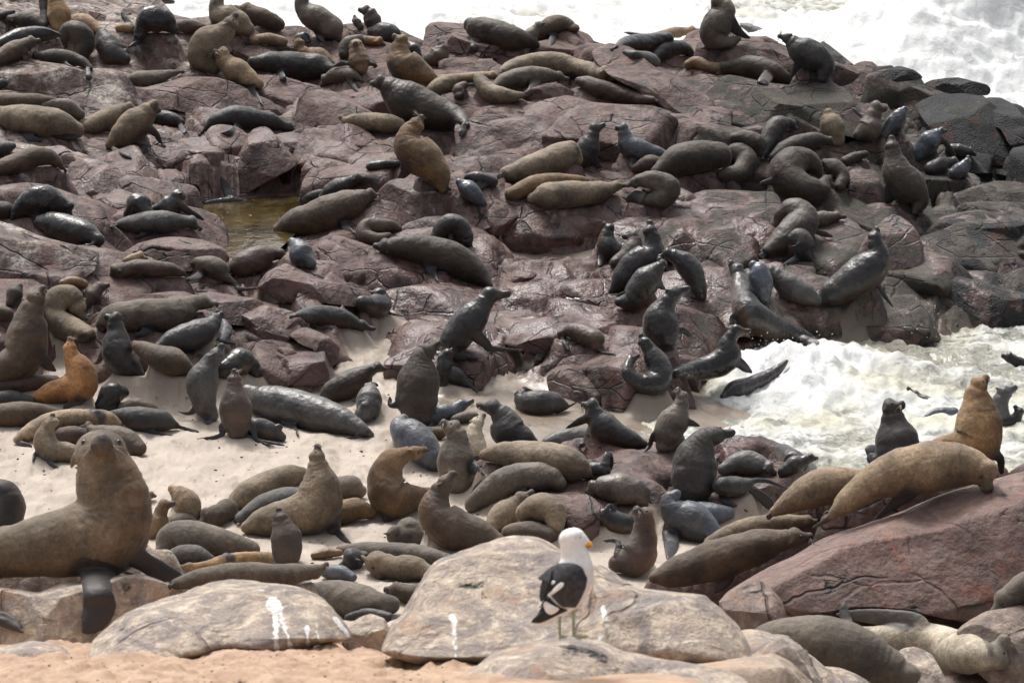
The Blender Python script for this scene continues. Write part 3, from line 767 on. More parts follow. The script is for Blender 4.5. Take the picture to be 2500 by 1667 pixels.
# middle and back
BL = [
 ([(826,500),(832,470),(880,418),(930,402),(985,396),(1045,398),(1080,430),(1110,478),(1100,512),(1060,530),(960,520),(880,500)],"pale topped boulder with a dark hollow face that the gold seal sits on",40,.5,dict(guano=.7)),
 ([(515,432),(545,360),(580,296),(612,290),(650,330),(686,372),(660,395),(570,446)],"dark grey three sided block standing by the tide pool",30,.5,dict(guano=.1,wet=.6)),
 ([(622,312),(660,302),(700,308),(716,345),(700,372),(664,366),(636,340)],"small mauve block leaning on the dark grey block",35,.5,{}),
 ([(-60,160),(0,140),(40,130),(100,140),(160,150),(210,168),(238,205),(240,232),(180,240),(60,240),(-60,240)],"long pale rock with white droppings under the row of seals at upper left",30,.45,dict(guano=1)),
 ([(170,250),(225,205),(270,194),(330,198),(420,172),(500,178),(575,205),(602,240),(598,285),(520,275),(400,258),(300,262),(200,272)],"long cracked mauve slab below the pair of tall seals at upper left",42,.5,dict(guano=.5)),
 ([(290,130),(320,100),(390,86),(450,92),(470,130),(460,170),(420,178),(350,165),(300,155)],"smooth rounded pink rock under the hunched black seal at upper left",42,.5,dict(guano=.45)),
 ([(150,372),(200,362),(270,384),(290,420),(296,470),(262,505),(215,500),(160,450)],"rounded pale brown boulder left of the tide pool",36,.6,dict(guano=.8)),
 ([(-60,400),(0,390),(80,362),(140,368),(156,420),(150,450),(60,440),(-60,450)],"pinkish rock shelf under the dozing seal at the left edge",45,.5,dict(guano=.6)),
 ([(-60,505),(20,510),(100,540),(228,576),(224,620),(195,640),(100,650),(-60,665)],"stained rock basin below the two black seals at left",32,.5,dict(guano=1)),
 ([(165,470),(220,478),(270,520),(314,570),(300,580),(235,600),(225,570),(170,520)],"sloping mauve slab beside the black seals at left",48,.5,dict(guano=.3)),
 ([(262,600),(320,560),(400,542),(470,548),(520,570),(530,600),(480,620),(400,622),(300,618)],"broad brown rock that the grey streaked seal lies on beside the pool",45,.5,dict(guano=.5)),
 ([(240,690),(330,670),(420,662),(500,690),(560,680),(600,690),(640,720),(650,745),(560,750),(480,740),(400,700),(260,720)],"mauve ledge under the flat sleeping face-on seal at left",50,.5,{}),
 ([(590,660),(610,622),(650,600),(700,620),(740,636),(840,670),(830,700),(720,700),(640,692)],"angular cracked block below the grey hump backed seal",40,.5,dict(wet=.5)),
 ([(500,740),(560,700),(620,700),(690,750),(660,790),(560,780)],"dark red block at the foot of the mauve ledge at left",35,.5,dict(wet=.6)),
 ([(590,850),(620,800),(700,775),(745,800),(762,860),(750,884),(660,892),(600,890)],"smooth dark red boulder at the edge of the sand",36,.6,dict(wet=.7)),
 ([(660,770),(700,750),(760,772),(782,800),(770,840),(745,850),(715,800)],"dark slanting rock on top of the smooth red boulder",36,.5,dict(wet=.6)),
 ([(880,870),(880,830),(930,800),(990,800),(1010,840),(980,880),(920,884)],"wet maroon rock behind the sitting bull's back",40,.5,dict(wet=.9)),
 ([(1022,110),(1040,72),(1080,60),(1110,80),(1200,120),(1180,140),(1090,130),(1030,125)],"dark grey rock on the skyline under the lying brown seal",40,.5,dict(guano=.15)),
 ([(1190,130),(1230,96),(1300,80),(1345,75),(1362,110),(1400,130),(1395,160),(1310,160),(1230,150)],"mottled red rock with a seal draped over its top on the skyline",36,.5,{}),
 ([(1360,120),(1400,100),(1450,110),(1500,150),(1580,190),(1640,230),(1660,290),(1600,300),(1520,250),(1440,200),(1380,165)],"long sloping reddish slab descending from the skyline",48,.4,{}),
 ([(1060,262),(1100,232),(1200,236),(1300,215),(1360,230),(1440,236),(1520,240),(1600,265),(1610,310),(1500,320),(1380,330),(1250,320),(1130,300)],"wide streaked mauve slab in the middle of the back rocks",46,.4,{}),
 ([(1610,300),(1595,230),(1606,180),(1660,165),(1760,185),(1850,190),(1900,170),(1960,210),(2000,260),(2090,290),(2080,320),(1960,310),(1800,290),(1700,300)],"big barnacle crusted brown rock under the draped seals at upper right",34,.5,dict(barn=.95,wet=.2,mussel=.1)),
 ([(1590,150),(1608,90),(1660,84),(1750,90),(1830,120),(1900,130),(1980,170),(1940,200),(1800,190),(1660,170)],"dark rounded rock on the skyline under the preening seal",40,.5,dict(barn=.3)),
 ([(1900,150),(1960,150),(2060,180),(2200,215),(2240,240),(2130,250),(2010,235),(1920,200)],"long tawny rock running down to the breaking wave",44,.4,dict(barn=.75)),
 ([(2105,240),(2180,205),(2260,215),(2330,300),(2356,385),(2290,388),(2210,370),(2130,310)],"black mussel covered boulder streaked with rust weed at the right edge",30,.5,dict(mussel=1.1,barn=.4,wet=.6)),
 ([(2240,225),(2290,203),(2330,240),(2400,330),(2400,400),(2340,370),(2290,290)],"black ridge with a green weedy crest behind the mussel boulder",30,.5,dict(mussel=1.2,barn=0,wet=.6)),
 ([(1640,470),(1690,440),(1780,440),(1800,470),(1780,520),(1700,530),(1655,510)],"mauve boulder in front of the curled brown seals at right",42,.5,{}),
 ([(1940,400),(1965,385),(2010,390),(2032,430),(2025,480),(1980,490),(1950,460)],"rough round red rock left of the seal that stretches its neck",36,.6,dict(barn=.4)),
 ([(1500,440),(1560,430),(1600,450),(1620,480),(1580,510),(1540,480)],"small brown rock right of the seal that grooms",40,.5,{}),
 ([(1190,520),(1210,490),(1260,480),(1330,490),(1390,510),(1370,545),(1290,550),(1210,545)],"dark faced rock in the middle with grey streaks",30,.5,dict(wet=.3)),
 ([(1360,600),(1370,545),(1420,500),(1480,490),(1560,510),(1610,560),(1660,600),(1700,640),(1640,650),(1540,600),(1440,600)],"lumpy brown boulder behind the wet cluster of seals",42,.5,dict(barn=.5)),
 ([(1640,560),(1680,520),(1740,500),(1790,530),(1800,580),(1760,620),(1700,620)],"rounded pink rock under the head down furry seal",40,.5,dict(barn=.3)),
 ([(1960,610),(1990,540),(2050,490),(2100,520),(2120,570),(2110,660),(2060,700),(1990,680)],"big smooth red boulder behind the tall grey seal's neck",38,.5,dict(barn=.45,wet=.7)),
 ([(2110,560),(2150,500),(2250,480),(2400,510),(2400,600),(2250,600),(2140,590)],"long dark rock with pale barnacles near the right edge",44,.5,dict(barn=.9,wet=.6,mussel=.4)),
 ([(2140,460),(2200,440),(2290,410),(2400,430),(2400,490),(2250,480)],"tawny ridge of rock above the right edge channel",44,.5,dict(barn=.9,mussel=.3)),
 ([(2120,700),(2140,650),(2200,630),(2300,660),(2400,690),(2400,750),(2250,760),(2160,750)],"wave washed rock right of the narrow foam channel",44,.5,dict(barn=.75,wet=.9,mussel=.6)),
 ([(1860,770),(1880,720),(1960,700),(2040,720),(2130,760),(2140,795),(2020,800),(1900,800)],"flat wet rock dipping into the surf below the tall grey seal",50,.4,dict(barn=.8,wet=.9)),
 ([(1250,840),(1330,812),(1450,806),(1560,812),(1580,840),(1500,862),(1340,858)],"flat maroon slab under the small grooming seal",50,.35,dict(wet=1,barn=.3)),
 ([(1260,900),(1330,870),(1420,872),(1500,890),(1520,910),(1440,925),(1330,920)],"sloping wet slab below the flat maroon slab",50,.35,dict(wet=1,barn=.4)),
 ([(1420,930),(1450,902),(1530,896),(1545,925),(1500,946),(1440,945)],"small mussel crusted rock under the back-scratching black seal",45,.4,dict(wet=1,barn=.7,mussel=.7)),
 ([(1150,790),(1180,740),(1300,720),(1400,730),(1470,760),(1450,800),(1300,815),(1200,810)],"smooth red wet bench behind the small grooming seal",56,.35,dict(wet=1,barn=0)),
 ([(1290,1195),(1310,1140),(1350,1120),(1380,1160),(1378,1230),(1340,1250),(1300,1230)],"deep red rock between the olive seals and the black seals",30,.5,dict(wet=.5,barn=.1)),
 ([(1700,1130),(1730,1105),(1770,1110),(1790,1130),(1760,1150)],"small glossy red rock among the seals at lower right",40,.5,dict(wet=.8)),
 ([(1880,90),(1900,100),(1990,170),(2012,158),(2050,150),(2060,170),(2010,190),(1950,190)],"dark mound of rock hit by the spray",40,.5,dict(mussel=.8,barn=.3,wet=.7)),
 ([(2020,170),(2060,150),(2100,160),(2120,180),(2060,190)],"pair of black wet stones awash at the foot of the wave",40,.5,dict(mussel=1.2,wet=.8)),
 ([(2120,190),(2200,176),(2270,195),(2280,215),(2180,215)],"low weedy black reef under the wave",45,.5,dict(mussel=1.2,wet=.8)),
]
for _i, (pts, lab, lean, th, ov) in enumerate(BL):
    boulder(pts, lab, lean=lean, thick=th, seed=30 + _i, over=ov, rough=1.0, facets=4 if 'skyline' in lab else 7)
# ---------------------------------------------------------------- water
def sea_material():
    m, nt, b = newmat("foaming sea water")
    B = NB(nt)
    geo = B.n("ShaderNodeNewGeometry"); co = geo.outputs['Position']
    foam = B.attr("foam")
    w = B.vadd(co, B.noisec(co, .9, 3), .9)
    st = B.noise(B.mapping(w, (.8, 1.5, 1)), 1.5, 10, .7)
    lace = B.voro(B.vadd(co, B.noisec(co, 2.4, 4), .55), 2.6, 'DISTANCE_TO_EDGE')
    f = B.math('ADD', B.math('MULTIPLY', st, 1.35), B.math('MULTIPLY_ADD', foam, .75, -.29))
    f = B.math('ADD', f, B.ramp(lace, .0, .12, .12, 0))
    fm = B.ramp(f, .66, .98)
    white = B.mix(B.ramp(B.noise(w, .5, 5), .42, .66), (0.58, 0.59, 0.57), (0.50, 0.485, 0.38))
    white = B.mix(B.ramp(foam, .80, 1.05), white, (0.70, 0.71, 0.70))
    water = B.mix(B.ramp(B.noise(co, .7, 4), .4, .6), (0.15, 0.155, 0.125), (0.27, 0.262, 0.20))
    B.link(B.mix(fm, water, white), b.inputs['Base Color'])
    B.link(B.math('MULTIPLY_ADD', fm, .6, .14), b.inputs['Roughness'])
    h = B.math('ADD', B.noise(B.mapping(w, (1, .6, 1)), 2.6, 6, .6), B.math('MULTIPLY', fm, .35))
    B.link(B.bump(h, .55, .16), b.inputs['Normal'])
    return m
SEA = sea_material()
SEAZ = -.35
def build_sea():
    nu, nv = 760, 860
    U2, Y2 = np.meshgrid(np.linspace(-.36, .36, nu), 24 * (150 / 24.) ** np.linspace(0, 1, nv))
    X2 = U2 * Y2
    px, py, _ = project(np.stack([X2.ravel(), Y2.ravel(), np.full(X2.size, SEAZ)], 1))
    x = px.reshape(X2.shape) * V; y = py.reshape(X2.shape) * V
    inlet = sstep(60, 45, Y2)
    churn = ridged(X2 * .55 + fbm(X2 * .4, Y2 * .4, 3, 3) * 1.5, Y2 * .8, 5, 6)
    z = SEAZ + (fbm(X2 * .25, Y2 * .3, 3, 50) - .5) * .4 * (1 - inlet * .5) + (churn - .55) * (.24 + .4 * (1 - inlet)) + (fbm(X2 * 4, Y2 * 2.6, 5, 53, .6) - .5) * .26
    # surf running up over the sand, with a wave breaking against the swimmers
    brk = np.exp(-((x - 1880) / 260) ** 2 - ((y - 880) / 60) ** 2)
    z = z + brk * (.35 + .5 * (ridged(X2 * 1.3, Y2 * 1.1, 5, 60) - .4))
    # breaker behind the point
    wave = np.exp(-((X2 - 12.0) / 4.2) ** 2 - ((Y2 - 68) / 3.0) ** 2) * 4.6 + np.exp(-((X2 - 8.6) / 2.4) ** 2 - ((Y2 - 63.5) / 2.2) ** 2) * 1.6
    z = z + wave * (.60 + .55 * (fbm(X2 * .7, Y2 * .7, 5, 66, .5) - .2))
    foam = .20 + .52 * fbm(X2 * .18, Y2 * .25, 3, 70) + .5 * (churn - .5)
    foam = foam + wave * .5 + brk * .6
    foam = np.where(Y2 > 60, foam + .50 - .42 * sstep(1450, 1750, x) * sstep(110, 40, y), foam)
    foam = foam - .35 * np.exp(-((x - 2150) / 260) ** 2 - ((y - 850) / 50) ** 2) + .2 * np.exp(-((x - 2050) / 300) ** 2 - ((y - 960) / 60) ** 2)
    idx = np.arange(nu * nv).reshape(nv, nu)
    F = np.stack([idx[:-1, :-1], idx[:-1, 1:], idx[1:, 1:], idx[1:, :-1]], -1).reshape(-1, 4)
    o = mesh_obj("sea", np.stack([X2.ravel(), Y2.ravel(), z.ravel()], 1), None, SEA, quads=F)
    fattr(o.data, "foam", np.clip(foam, 0, 1.2).ravel())
    tag(o, kind="structure")
    # deep water out to the horizon
    fs = mesh_obj("open_sea", [(-900, 149, SEAZ), (900, 149, SEAZ), (900, 2500, SEAZ), (-900, 2500, SEAZ)], [(0, 1, 2, 3)], SEA)
    fattr(fs.data, "foam", np.full(4, .5)); tag(fs, kind="structure")
    return o

def water_material(name, col, rough, murk):
    m, nt, b = newmat(name)
    B = NB(nt)
    geo = B.n("ShaderNodeNewGeometry"); co = geo.outputs['Position']
    w = B.vadd(co, B.noisec(co, 1.4, 3), .5)
    n = B.noise(B.mapping(w, (1, .45, 1)), 2.2, 6, .65)
    c = B.mix(B.ramp(n, .4, .62), col, tuple(c * murk for c in col))
    spots = B.ramp(B.noise(B.mapping(w, (1, .5, 1)), 7, 4, .6), .66, .72)
    c = B.mix(B.math('MULTIPLY', spots, .6), c, (.5, .47, .4))
    B.link(c, b.inputs['Base Color'])
    b.inputs['Roughness'].default_value = rough
    b.inputs['IOR'].default_value = 1.33
    b.inputs['Specular IOR Level'].default_value = .6
    B.link(B.bump(B.noise(B.mapping(w, (1, .6, 1)), 6, 4), .25, .05), b.inputs['Normal'])
    return m
POOLM = water_material("murky green pool water", (0.085, 0.062, 0.024), .06, .35)
POOLM2 = water_material("rusty puddle water", (0.16, 0.07, 0.035), .05, .8)
POOLM3 = water_material("sandy puddle water", (0.21, 0.15, 0.095), .05, .8)
def build_pool(name, poly, z, mat):
    vs = [tuple(on_plane(x, y, z)) for x, y in catmull_closed(poly, 40)]
    cx = sum(v[0] for v in vs) / 40; cy = sum(v[1] for v in vs) / 40
    vs = [(cx + (v[0] - cx) * 1.18, cy + (v[1] - cy) * 1.18, z) for v in vs] + [(cx, cy, z)]
    o = mesh_obj(name, vs, [(i, (i + 1) % 40, 40) for i in range(40)], mat)
    tag(o, kind="structure")
    return o

def build_spray():
    """drops thrown up by the breaker and by the surf around the swimmers"""
    r = np.random.RandomState(3)
    pts = []
    for _ in range(0):
        t = r.rand() ** .7
        X = 12 + r.normal() * 3.6; Y = 67 + r.normal() * 2.0
        zt = 3.6 * math.exp(-((X - 12) / 4.2) ** 2)
        pts.append((X, Y, SEAZ + zt * .7 + abs(r.normal()) * .75, .012 + .035 * r.rand() ** 3))
    for _ in range(0):
        X = 9.4 + r.normal() * 1.5; Y = 60 + r.normal() * 1.4
        pts.append((X, Y, SEAZ + .8 + abs(r.normal()) * .7, .010 + .028 * r.rand() ** 3))
    for cx, cy, n_, sx in ((1850, 850, 160, 50), (1760, 805, 50, 20), (2130, 745, 50, 20)):
        for _ in range(n_):
            p = on_plane((cx + r.normal() * sx) / V, (cy + r.normal() * 20) / V, SEAZ + .25)
            pts.append((p.x, p.y, p.z + abs(r.normal()) * .22, .004 + .009 * r.rand() ** 2))
    T = np.array([(0, 0, 1), (1, 0, 0), (0, 1, 0), (-1, 0, 0), (0, -1, 0), (0, 0, -1)], float)
    TFc = np.array([(0, 1, 2), (0, 2, 3), (0, 3, 4), (0, 4, 1), (5, 2, 1), (5, 3, 2), (5, 4, 3), (5, 1, 4)])
    pts = np.array(pts)
    Vv = (pts[:, None, :3] + T[None] * pts[:, 3][:, None, None]).reshape(-1, 3)
    Ff = (TFc[None] + (np.arange(len(pts)) * 6)[:, None, None]).reshape(-1, 3)
    drop, nt_, b_ = newmat("white water drop")
    tr_ = nt_.nodes.new("ShaderNodeBsdfTranslucent"); tr_.inputs[0].default_value = (.95, .95, .94, 1)
    mx_ = nt_.nodes.new("ShaderNodeMixShader"); mx_.inputs[0].default_value = .55
    b_.inputs['Base Color'].default_value = (.95, .95, .94, 1)
    nt_.links.new(b_.outputs[0], mx_.inputs[1]); nt_.links.new(tr_.outputs[0], mx_.inputs[2])
    nt_.links.new(mx_.outputs[0], [n for n in nt_.nodes if n.type == 'OUTPUT_MATERIAL'][0].inputs[0])
    o = mesh_obj("spray", Vv, None, drop, quads=Ff)
    tag(o, kind="stuff")
def build_pebbles():
    """chips of stone, shell and dung trodden into the sand"""
    r = np.random.RandomState(9)
    import bmesh
    bm = bmesh.new(); bmesh.ops.create_icosphere(bm, subdivisions=1, radius=1); bm.verts.ensure_lookup_table()
    iv = np.array([v.co[:] for v in bm.verts]); fi = np.array([[v.index for v in f.verts] for f in bm.faces]); bm.free()
    vs, fs, off = [], [], 0
    for _ in range(1500):
        px_, py_ = (r.uniform(-100, 1500), r.uniform(900, 1330) / V) if r.rand() < .72 else (r.uniform(100, 1100), r.uniform(1500, 1600) / V)
        D_ = cast(px_, min(py_, 1664), 'land')
        if not D_: continue
        P0 = np.array(at(px_, min(py_, 1664), D_))
        s = (.005 + .014 * r.rand() ** 3) * (1 if D_ > 20 else .35)
        v = iv * np.array([r.uniform(.8, 1.8), r.uniform(.8, 1.5), r.uniform(.4, .8)]) * s * r.uniform(.8, 1.1, (len(iv), 1))
        vs.append(v + P0); fs.append(fi + off); off += len(iv)
    o = mesh_obj("pebbles", np.vstack(vs), None, plain("trodden grit", (.085, .06, .045), .8, .4, .2, 30, .6), quads=np.vstack(fs))
    tag(o, kind="stuff")
# ---------------------------------------------------------------- seals
PAL = dict(k=(.013, .012, .013), g=(.022, .021, .023), s=(.060, .068, .085), v=(.062, .060, .060), d=(.024, .016, .011), b=(.066, .042, .027), o=(.150, .112, .073),
           u=(.088, .070, .054), t=(.235, .165, .098), y=(.25, .150, .068), r=(.31, .150, .052), c=(.36, .31, .235), m=(.050, .028, .022), n=(.145, .085, .040))
LEDGES = []
CONTACT = []       # where a body rests: the ground is settled to meet it
SEALS = []

def catmull(P, n_per):
    P = np.array(P, float)
    Q = np.vstack([2 * P[0] - P[1], P, 2 * P[-1] - P[-2]])
    out = []
    for i in range(1, len(Q) - 2):
        n = n_per
        for j in range(n):
            t = j / n
            p0, p1, p2, p3 = Q[i - 1], Q[i], Q[i + 1], Q[i + 2]
            v = .5 * ((2 * p1) + (-p0 + p2) * t + (2 * p0 - 5 * p1 + 4 * p2 - p3) * t ** 2 + (-p0 + 3 * p1 - 3 * p2 + p3) * t ** 3)
            v[3] = np.clip(v[3], min(p1[3], p2[3]) * .97, max(p1[3], p2[3]) * 1.04)
            out.append(v)
    out.append(Q[-2])
    return np.array(out)

def shell(path, rad, side, up, nseg=18, caps=True, ex=1.0, ez=1.0):
    """closed tube; path (n,3), rad (n,), side/up (n,3) frames, ex/ez scale along side/up"""
    th = np.linspace(0, 2 * np.pi, nseg, endpoint=False)
    c, s = np.cos(th), np.sin(th)
    V_ = path[:, None] + rad[:, None, None] * (ex * c[None, :, None] * side[:, None] + ez * s[None, :, None] * up[:, None])
    n = len(path)
    V_ = V_.reshape(-1, 3)
    F = []
    for i in range(n - 1):
        for j in range(nseg):
            a = i * nseg + j; b = i * nseg + (j + 1) % nseg
            F.append((a, b, b + nseg, a + nseg))
    F.append(tuple(range(nseg))[::-1]); F.append(tuple((n - 1) * nseg + j for j in range(nseg)))
    return V_, F

def frames(path, up0):
    n = len(path)
    T = np.gradient(path, axis=0); T /= np.linalg.norm(T, axis=1)[:, None] + 1e-9
    up = np.array(up0, float)
    S, Ur = [], []
    for i in range(n):
        up = up - T[i] * (up @ T[i])
        nn = np.linalg.norm(up)
        up = up / nn if nn > 1e-4 else np.array([0, 0, 1.])
        Ur.append(up.copy()); S.append(np.cross(T[i], up))
    return T, np.array(S), np.array(Ur)

def rounded(path, rad, r0=True, r1=True):
    """add shrinking rings so that the ends close round"""
    P = [p for p in path]; R = [r for r in rad]
    if r0:
        d = (path[0] - path[1]); d /= np.linalg.norm(d) + 1e-9
        for a in (.5, .85, .98):
            P.insert(0, path[0] + d * rad[0] * a); R.insert(0, rad[0] * math.sqrt(1 - a * a))
    if r1:
        d = (path[-1] - path[-2]); d /= np.linalg.norm(d) + 1e-9
        for a in (.5, .85, .98):
            P.append(path[-1] + d * rad[-1] * a); R.append(rad[-1] * math.sqrt(1 - a * a))
    return np.array(P), np.array(R)

def parse(tile, s):
    x0, y0, k = TILE[tile]
    pts, nose = [], None
    for it in s.split(';'):
        it = it.split()
        if not it: continue
        if it[0] == 'N':
            v = [float(a) for a in it[1:]]
            nose = (x0 + v[0] / k, y0 + v[1] / k, 0, (v[2] if len(v) > 2 else 0) / k)
        else:
            v = [float(a) for a in it]
            pts.append((x0 + v[0] / k, y0 + v[1] / k, v[2] / k, (v[3] if len(v) > 3 else 0) / k))
    return pts, nose

def place_seal(_rec, _phase, tile, mode, colr, wet, spine, flips, label, D=None, cat="seal", warm=.5, anchor=None, whisk=False, roll=0, name="fur_seal", eyes=True, push=0.0, vox=None, fat=1.0, group="fur seals hauled out on the shore", headcol=None, up0=(0, 0, 1), afloat=False, neck=1.0):
    pts, nose = parse(tile, spine)
    x0, y0, k = TILE[tile]
    rmx = max(p[2] for p in pts)
    auto = []
    if 'F' not in flips and mode == 'L' and len(pts) >= 4 and nose is not None and not afloat:
        i_ = len(pts) - 3 if len(pts) > 4 else 1
        a_, b_ = pts[i_], pts[i_ - 1]
        tx, ty = b_[0] - a_[0], b_[1] - a_[1]; l_ = math.hypot(tx, ty) + 1e-6; tx /= l_; ty /= l_
        r_ = a_[2]
        auto.append([(a_[0], a_[1] + .45 * r_, .36 * r_, 0), (a_[0] + tx * .5 * r_, a_[1] + ty * .4 * r_ + .85 * r_, .30 * r_, 0), (a_[0] + tx * 1.35 * r_, a_[1] + ty * 1.0 * r_ + 1.02 * r_, .12 * r_, 0)])
    autoh = []
    if 'H' not in flips and pts[0][2] < .5 * rmx and mode == 'L' and not afloat:
        a_, b_ = pts[0], pts[1]
        tx, ty = a_[0] - b_[0], a_[1] - b_[1]; l_ = math.hypot(tx, ty) + 1e-6; tx /= l_; ty /= l_
        w_ = max(.22 * rmx, .6 * a_[2])
        autoh.append([(a_[0], a_[1], w_ * .7, 0), (a_[0] + tx * .45 * rmx, a_[1] + ty * .4 * rmx + .12 * rmx, w_, 0), (a_[0] + tx * .65 * rmx, a_[1] + ty * .5 * rmx + .2 * rmx, w_ * 1.05, 0)])
    # where it rests
    if D is None:
        ai = max(range(len(pts)), key=lambda i: pts[i][1] + pts[i][2] * .85)
        ax, ay = (pts[ai][0], pts[ai][1] + pts[ai][2] * .85) if anchor is None else (x0 + anchor[0] / k, y0 + anchor[1] / k)
        def cb(qx_, qy_):
            d_ = cast(qx_, min(qy_, 1660)) or 40.0
            return d_ if d_ > 17.6 else (on_plane(qx_, qy_, .12) - ORG).dot(AX_F)
        D0 = cb(ax, ay)
        Dg = [D0] * len(pts)
        if mode == 'L':
            raw = [cb(p[0], p[1] + p[2] * .8) for p in pts]
            for rng_ in (range(ai + 1, len(pts)), range(ai - 1, -1, -1)):
                prev = ai
                for i in rng_:
                    lim = .6 * math.hypot(pts[i][0] - pts[prev][0], pts[i][1] - pts[prev][1]) * Dg[prev] / FPX
                    Dg[i] = Dg[prev] + max(-lim, min(lim, raw[i] - Dg[prev]))
                    prev = i
        free = True
    else:
        Dg = [D] * len(pts); D0 = D; free = False
        ai = max(range(len(pts)), key=lambda i: pts[i][1] + pts[i][2] * .85)
    Ds = []
    for i, p in enumerate(pts):
        d = Dg[i] - p[3] * Dg[i] / FPX - push
        rm = p[2] * d / FPX
        if _phase == 2 and p[3] == 0 and free: d = _rec['Ds'][i]
        h = cast(p[0], p[1])
        if h is not None and h - .5 * rm < d and h > d - (1.3 if free else 2.2) and h > 17:
            d = h - .5 * rm
        Ds.append(d)
    for _ in range(1):
        Ds = [min(Ds[i], .5 * Ds[i] + .25 * (Ds[max(i - 1, 0)] + Ds[min(i + 1, len(Ds) - 1)])) for i in range(len(Ds))]
    _rec['Ds'] = Ds
    fat_ = fat * (1.10 if mode == 'L' else 1.05)
    Pn = np.array([[*at(p[0], p[1], d), p[2] * d / FPX * fat_] for p, d in zip(pts, Ds)])
    if _phase == 1:
        if free and not afloat and Pn[ai, 1] > 21:
            zb = [Pn[i, 2] - Pn[i, 3] * .9 for i in range(len(pts))]
            zm = min(zb)
            for i in range(len(pts)):
                if Pn[i, 3] > .05 and (mode == 'L' or zb[i] < zm + .18):
                    CONTACT.append((Pn[i, 0], Pn[i, 1], zb[i] - .01, Pn[i, 3]))
        if not afloat:
            zb = [Pn[i, 2] - Pn[i, 3] * .9 for i in range(len(pts))]
            zm = min(zb)
            for i in range(len(pts) - 1):
                for f_ in (0, .5):
                    Pm = Pn[i] * (1 - f_) + Pn[i + 1] * f_
                    zz = Pm[2] - Pm[3] * .9
                    if zz < zm + (.30 if mode == 'S' else .8): LEDGES.append((Pm[0], Pm[1] + ((0 if mode == 'L' else .10) if free else .40), zz - (0 if free else .06), max(Pm[3], .06) * ((1 if mode == 'L' else .7) if free else .6)))
        return
    Dm = float(np.mean(Ds))
    if vox is None: vox = max(.0085, Dm / 2844 * .95)
    SV, SF = [], []
    def addshell(vf):
        off = sum(len(v) for v in SV)
        SV.append(vf[0]); SF.extend([tuple(a + off for a in f) for f in vf[1]])
    C = catmull(Pn, 7)
    path, rad = C[:, :3], C[:, 3]
    if nose is not None:
        # the neck narrows a little behind the skull, the shoulders swell, the loins draw in
        arc = np.concatenate([[0], np.cumsum(np.linalg.norm(np.diff(path, axis=0), axis=1))]); Rh = Pn[-1, 3]
        back = (arc[-1] - arc) / Rh
        pin = 1 - .12 * (.35 if 'bull' in label else neck) * np.exp(-((back - 1.25) / .7) ** 2) + .05 * np.exp(-((back - 3.4) / 1.0) ** 2)
        frac = arc / arc[-1]
        pin = pin * (1 - .07 * np.exp(-((frac - .30) / .10) ** 2))
        pin = np.where(back < .5, np.minimum(pin, .84 if neck > .5 else .97), pin)
        rad = rad * pin
    T, S_, U_ = frames(path, up0)
    nosepos = None; eyepos = []
    hd = None
    if nose is not None:
        H = Pn[-1, :3]; R = Pn[-1, 3] * 1.03
        Dn = Ds[-1] - nose[3] * Ds[-1] / FPX
        Nn = np.array(at(nose[0], nose[1], Dn))
        ax_ = Nn - H; L = np.linalg.norm(ax_); ax_ /= L
        if L < 1.45 * R: L = 1.45 * R; Nn = H + ax_ * L
        up = U_[-1] - ax_ * (U_[-1] @ ax_)
        if nose[3] != 0: up = np.array([0, .25, 1.0]) - ax_ * (np.array([0, .25, 1.0]) @ ax_)
        if np.linalg.norm(up) < .15: up = -T[-1] - ax_ * (-T[-1] @ ax_)
        up /= np.linalg.norm(up) + 1e-9
        if roll:
            sd = np.cross(ax_, up); up = up * math.cos(roll) + sd * math.sin(roll)
        sd = np.cross(ax_, up)
        prof = [(-.80, .45, 0), (-.55, .74, 0), (-.32, .92, .02), (-.10, 1.03, .04), (.12, 1.02, .06), (.27, .90, .04), (.38, .73, -.02), (.48, .58, -.10), (.58, .49, -.15), (.72, .47, -.18), (.84, .44, -.17), (.93, .36, -.13), (.98, .25, -.09), (1.0, .12, -.08)]
        hp = np.array([H + ax_ * (t * L if t > 0 else t * R) + up * (o_ * R) for t, r_, o_ in prof]); hr = np.array([R * r_ for t, r_, o_ in prof])
        addshell(shell(hp, hr, np.repeat(sd[None], len(hp), 0), np.repeat(up[None], len(hp), 0), 16))
        nosepos = hp[-1]
        hd = (H, ax_, up, sd, R, L)
        for sg in (-1, 1):
            eyepos.append(H + ax_ * (.36 * L) + sd * (sg * .66 * R) + up * (.27 * R))
            ep = H - ax_ * .18 * R + sd * (sg * .92 * R) + up * (.12 * R)
            e2 = ep + (-ax_ * .50 + sd * sg * .24 - up * .30) * R
            tt_ = np.array([ep, (ep + e2) / 2, e2]); T2, S2, U2 = frames(tt_, up)
            if R > 2.2 * vox: addshell(shell(tt_, np.array([.15, .13, .05]) * R + vox * .3, S2, U2, 8))
    bp, br = rounded(path, rad, True, True)
    Tb, Sb, Ub = frames(bp, up0)
    addshell(shell(bp, br, Sb, Ub, 22))
    # flippers
    FP = []
    for f in [a for a in flips.split('|') if a.strip()] + [('F', a) for a in auto] + [('H', a) for a in autoh]:
        q = []
        if isinstance(f, tuple): kind, q = f[0], list(f[1]); f = 'X'
        else: f = f.strip(); kind = f[0]
        for it in f[1:].split(';'):
            v = [float(a) for a in it.split()]
            if v: q.append((x0 + v[0] / k, y0 + v[1] / k, v[2] / k, (v[3] if len(v) > 3 else 0) / k))
        j = min(range(len(pts)), key=lambda i: math.hypot(pts[i][0] - q[0][0], pts[i][1] - q[0][1]))
        base = Ds[j] - (.55 * Pn[j, 3] if kind == 'F' else 0)
        gx, gy = q[0][0] - pts[j][0], q[0][1] - pts[j][1]
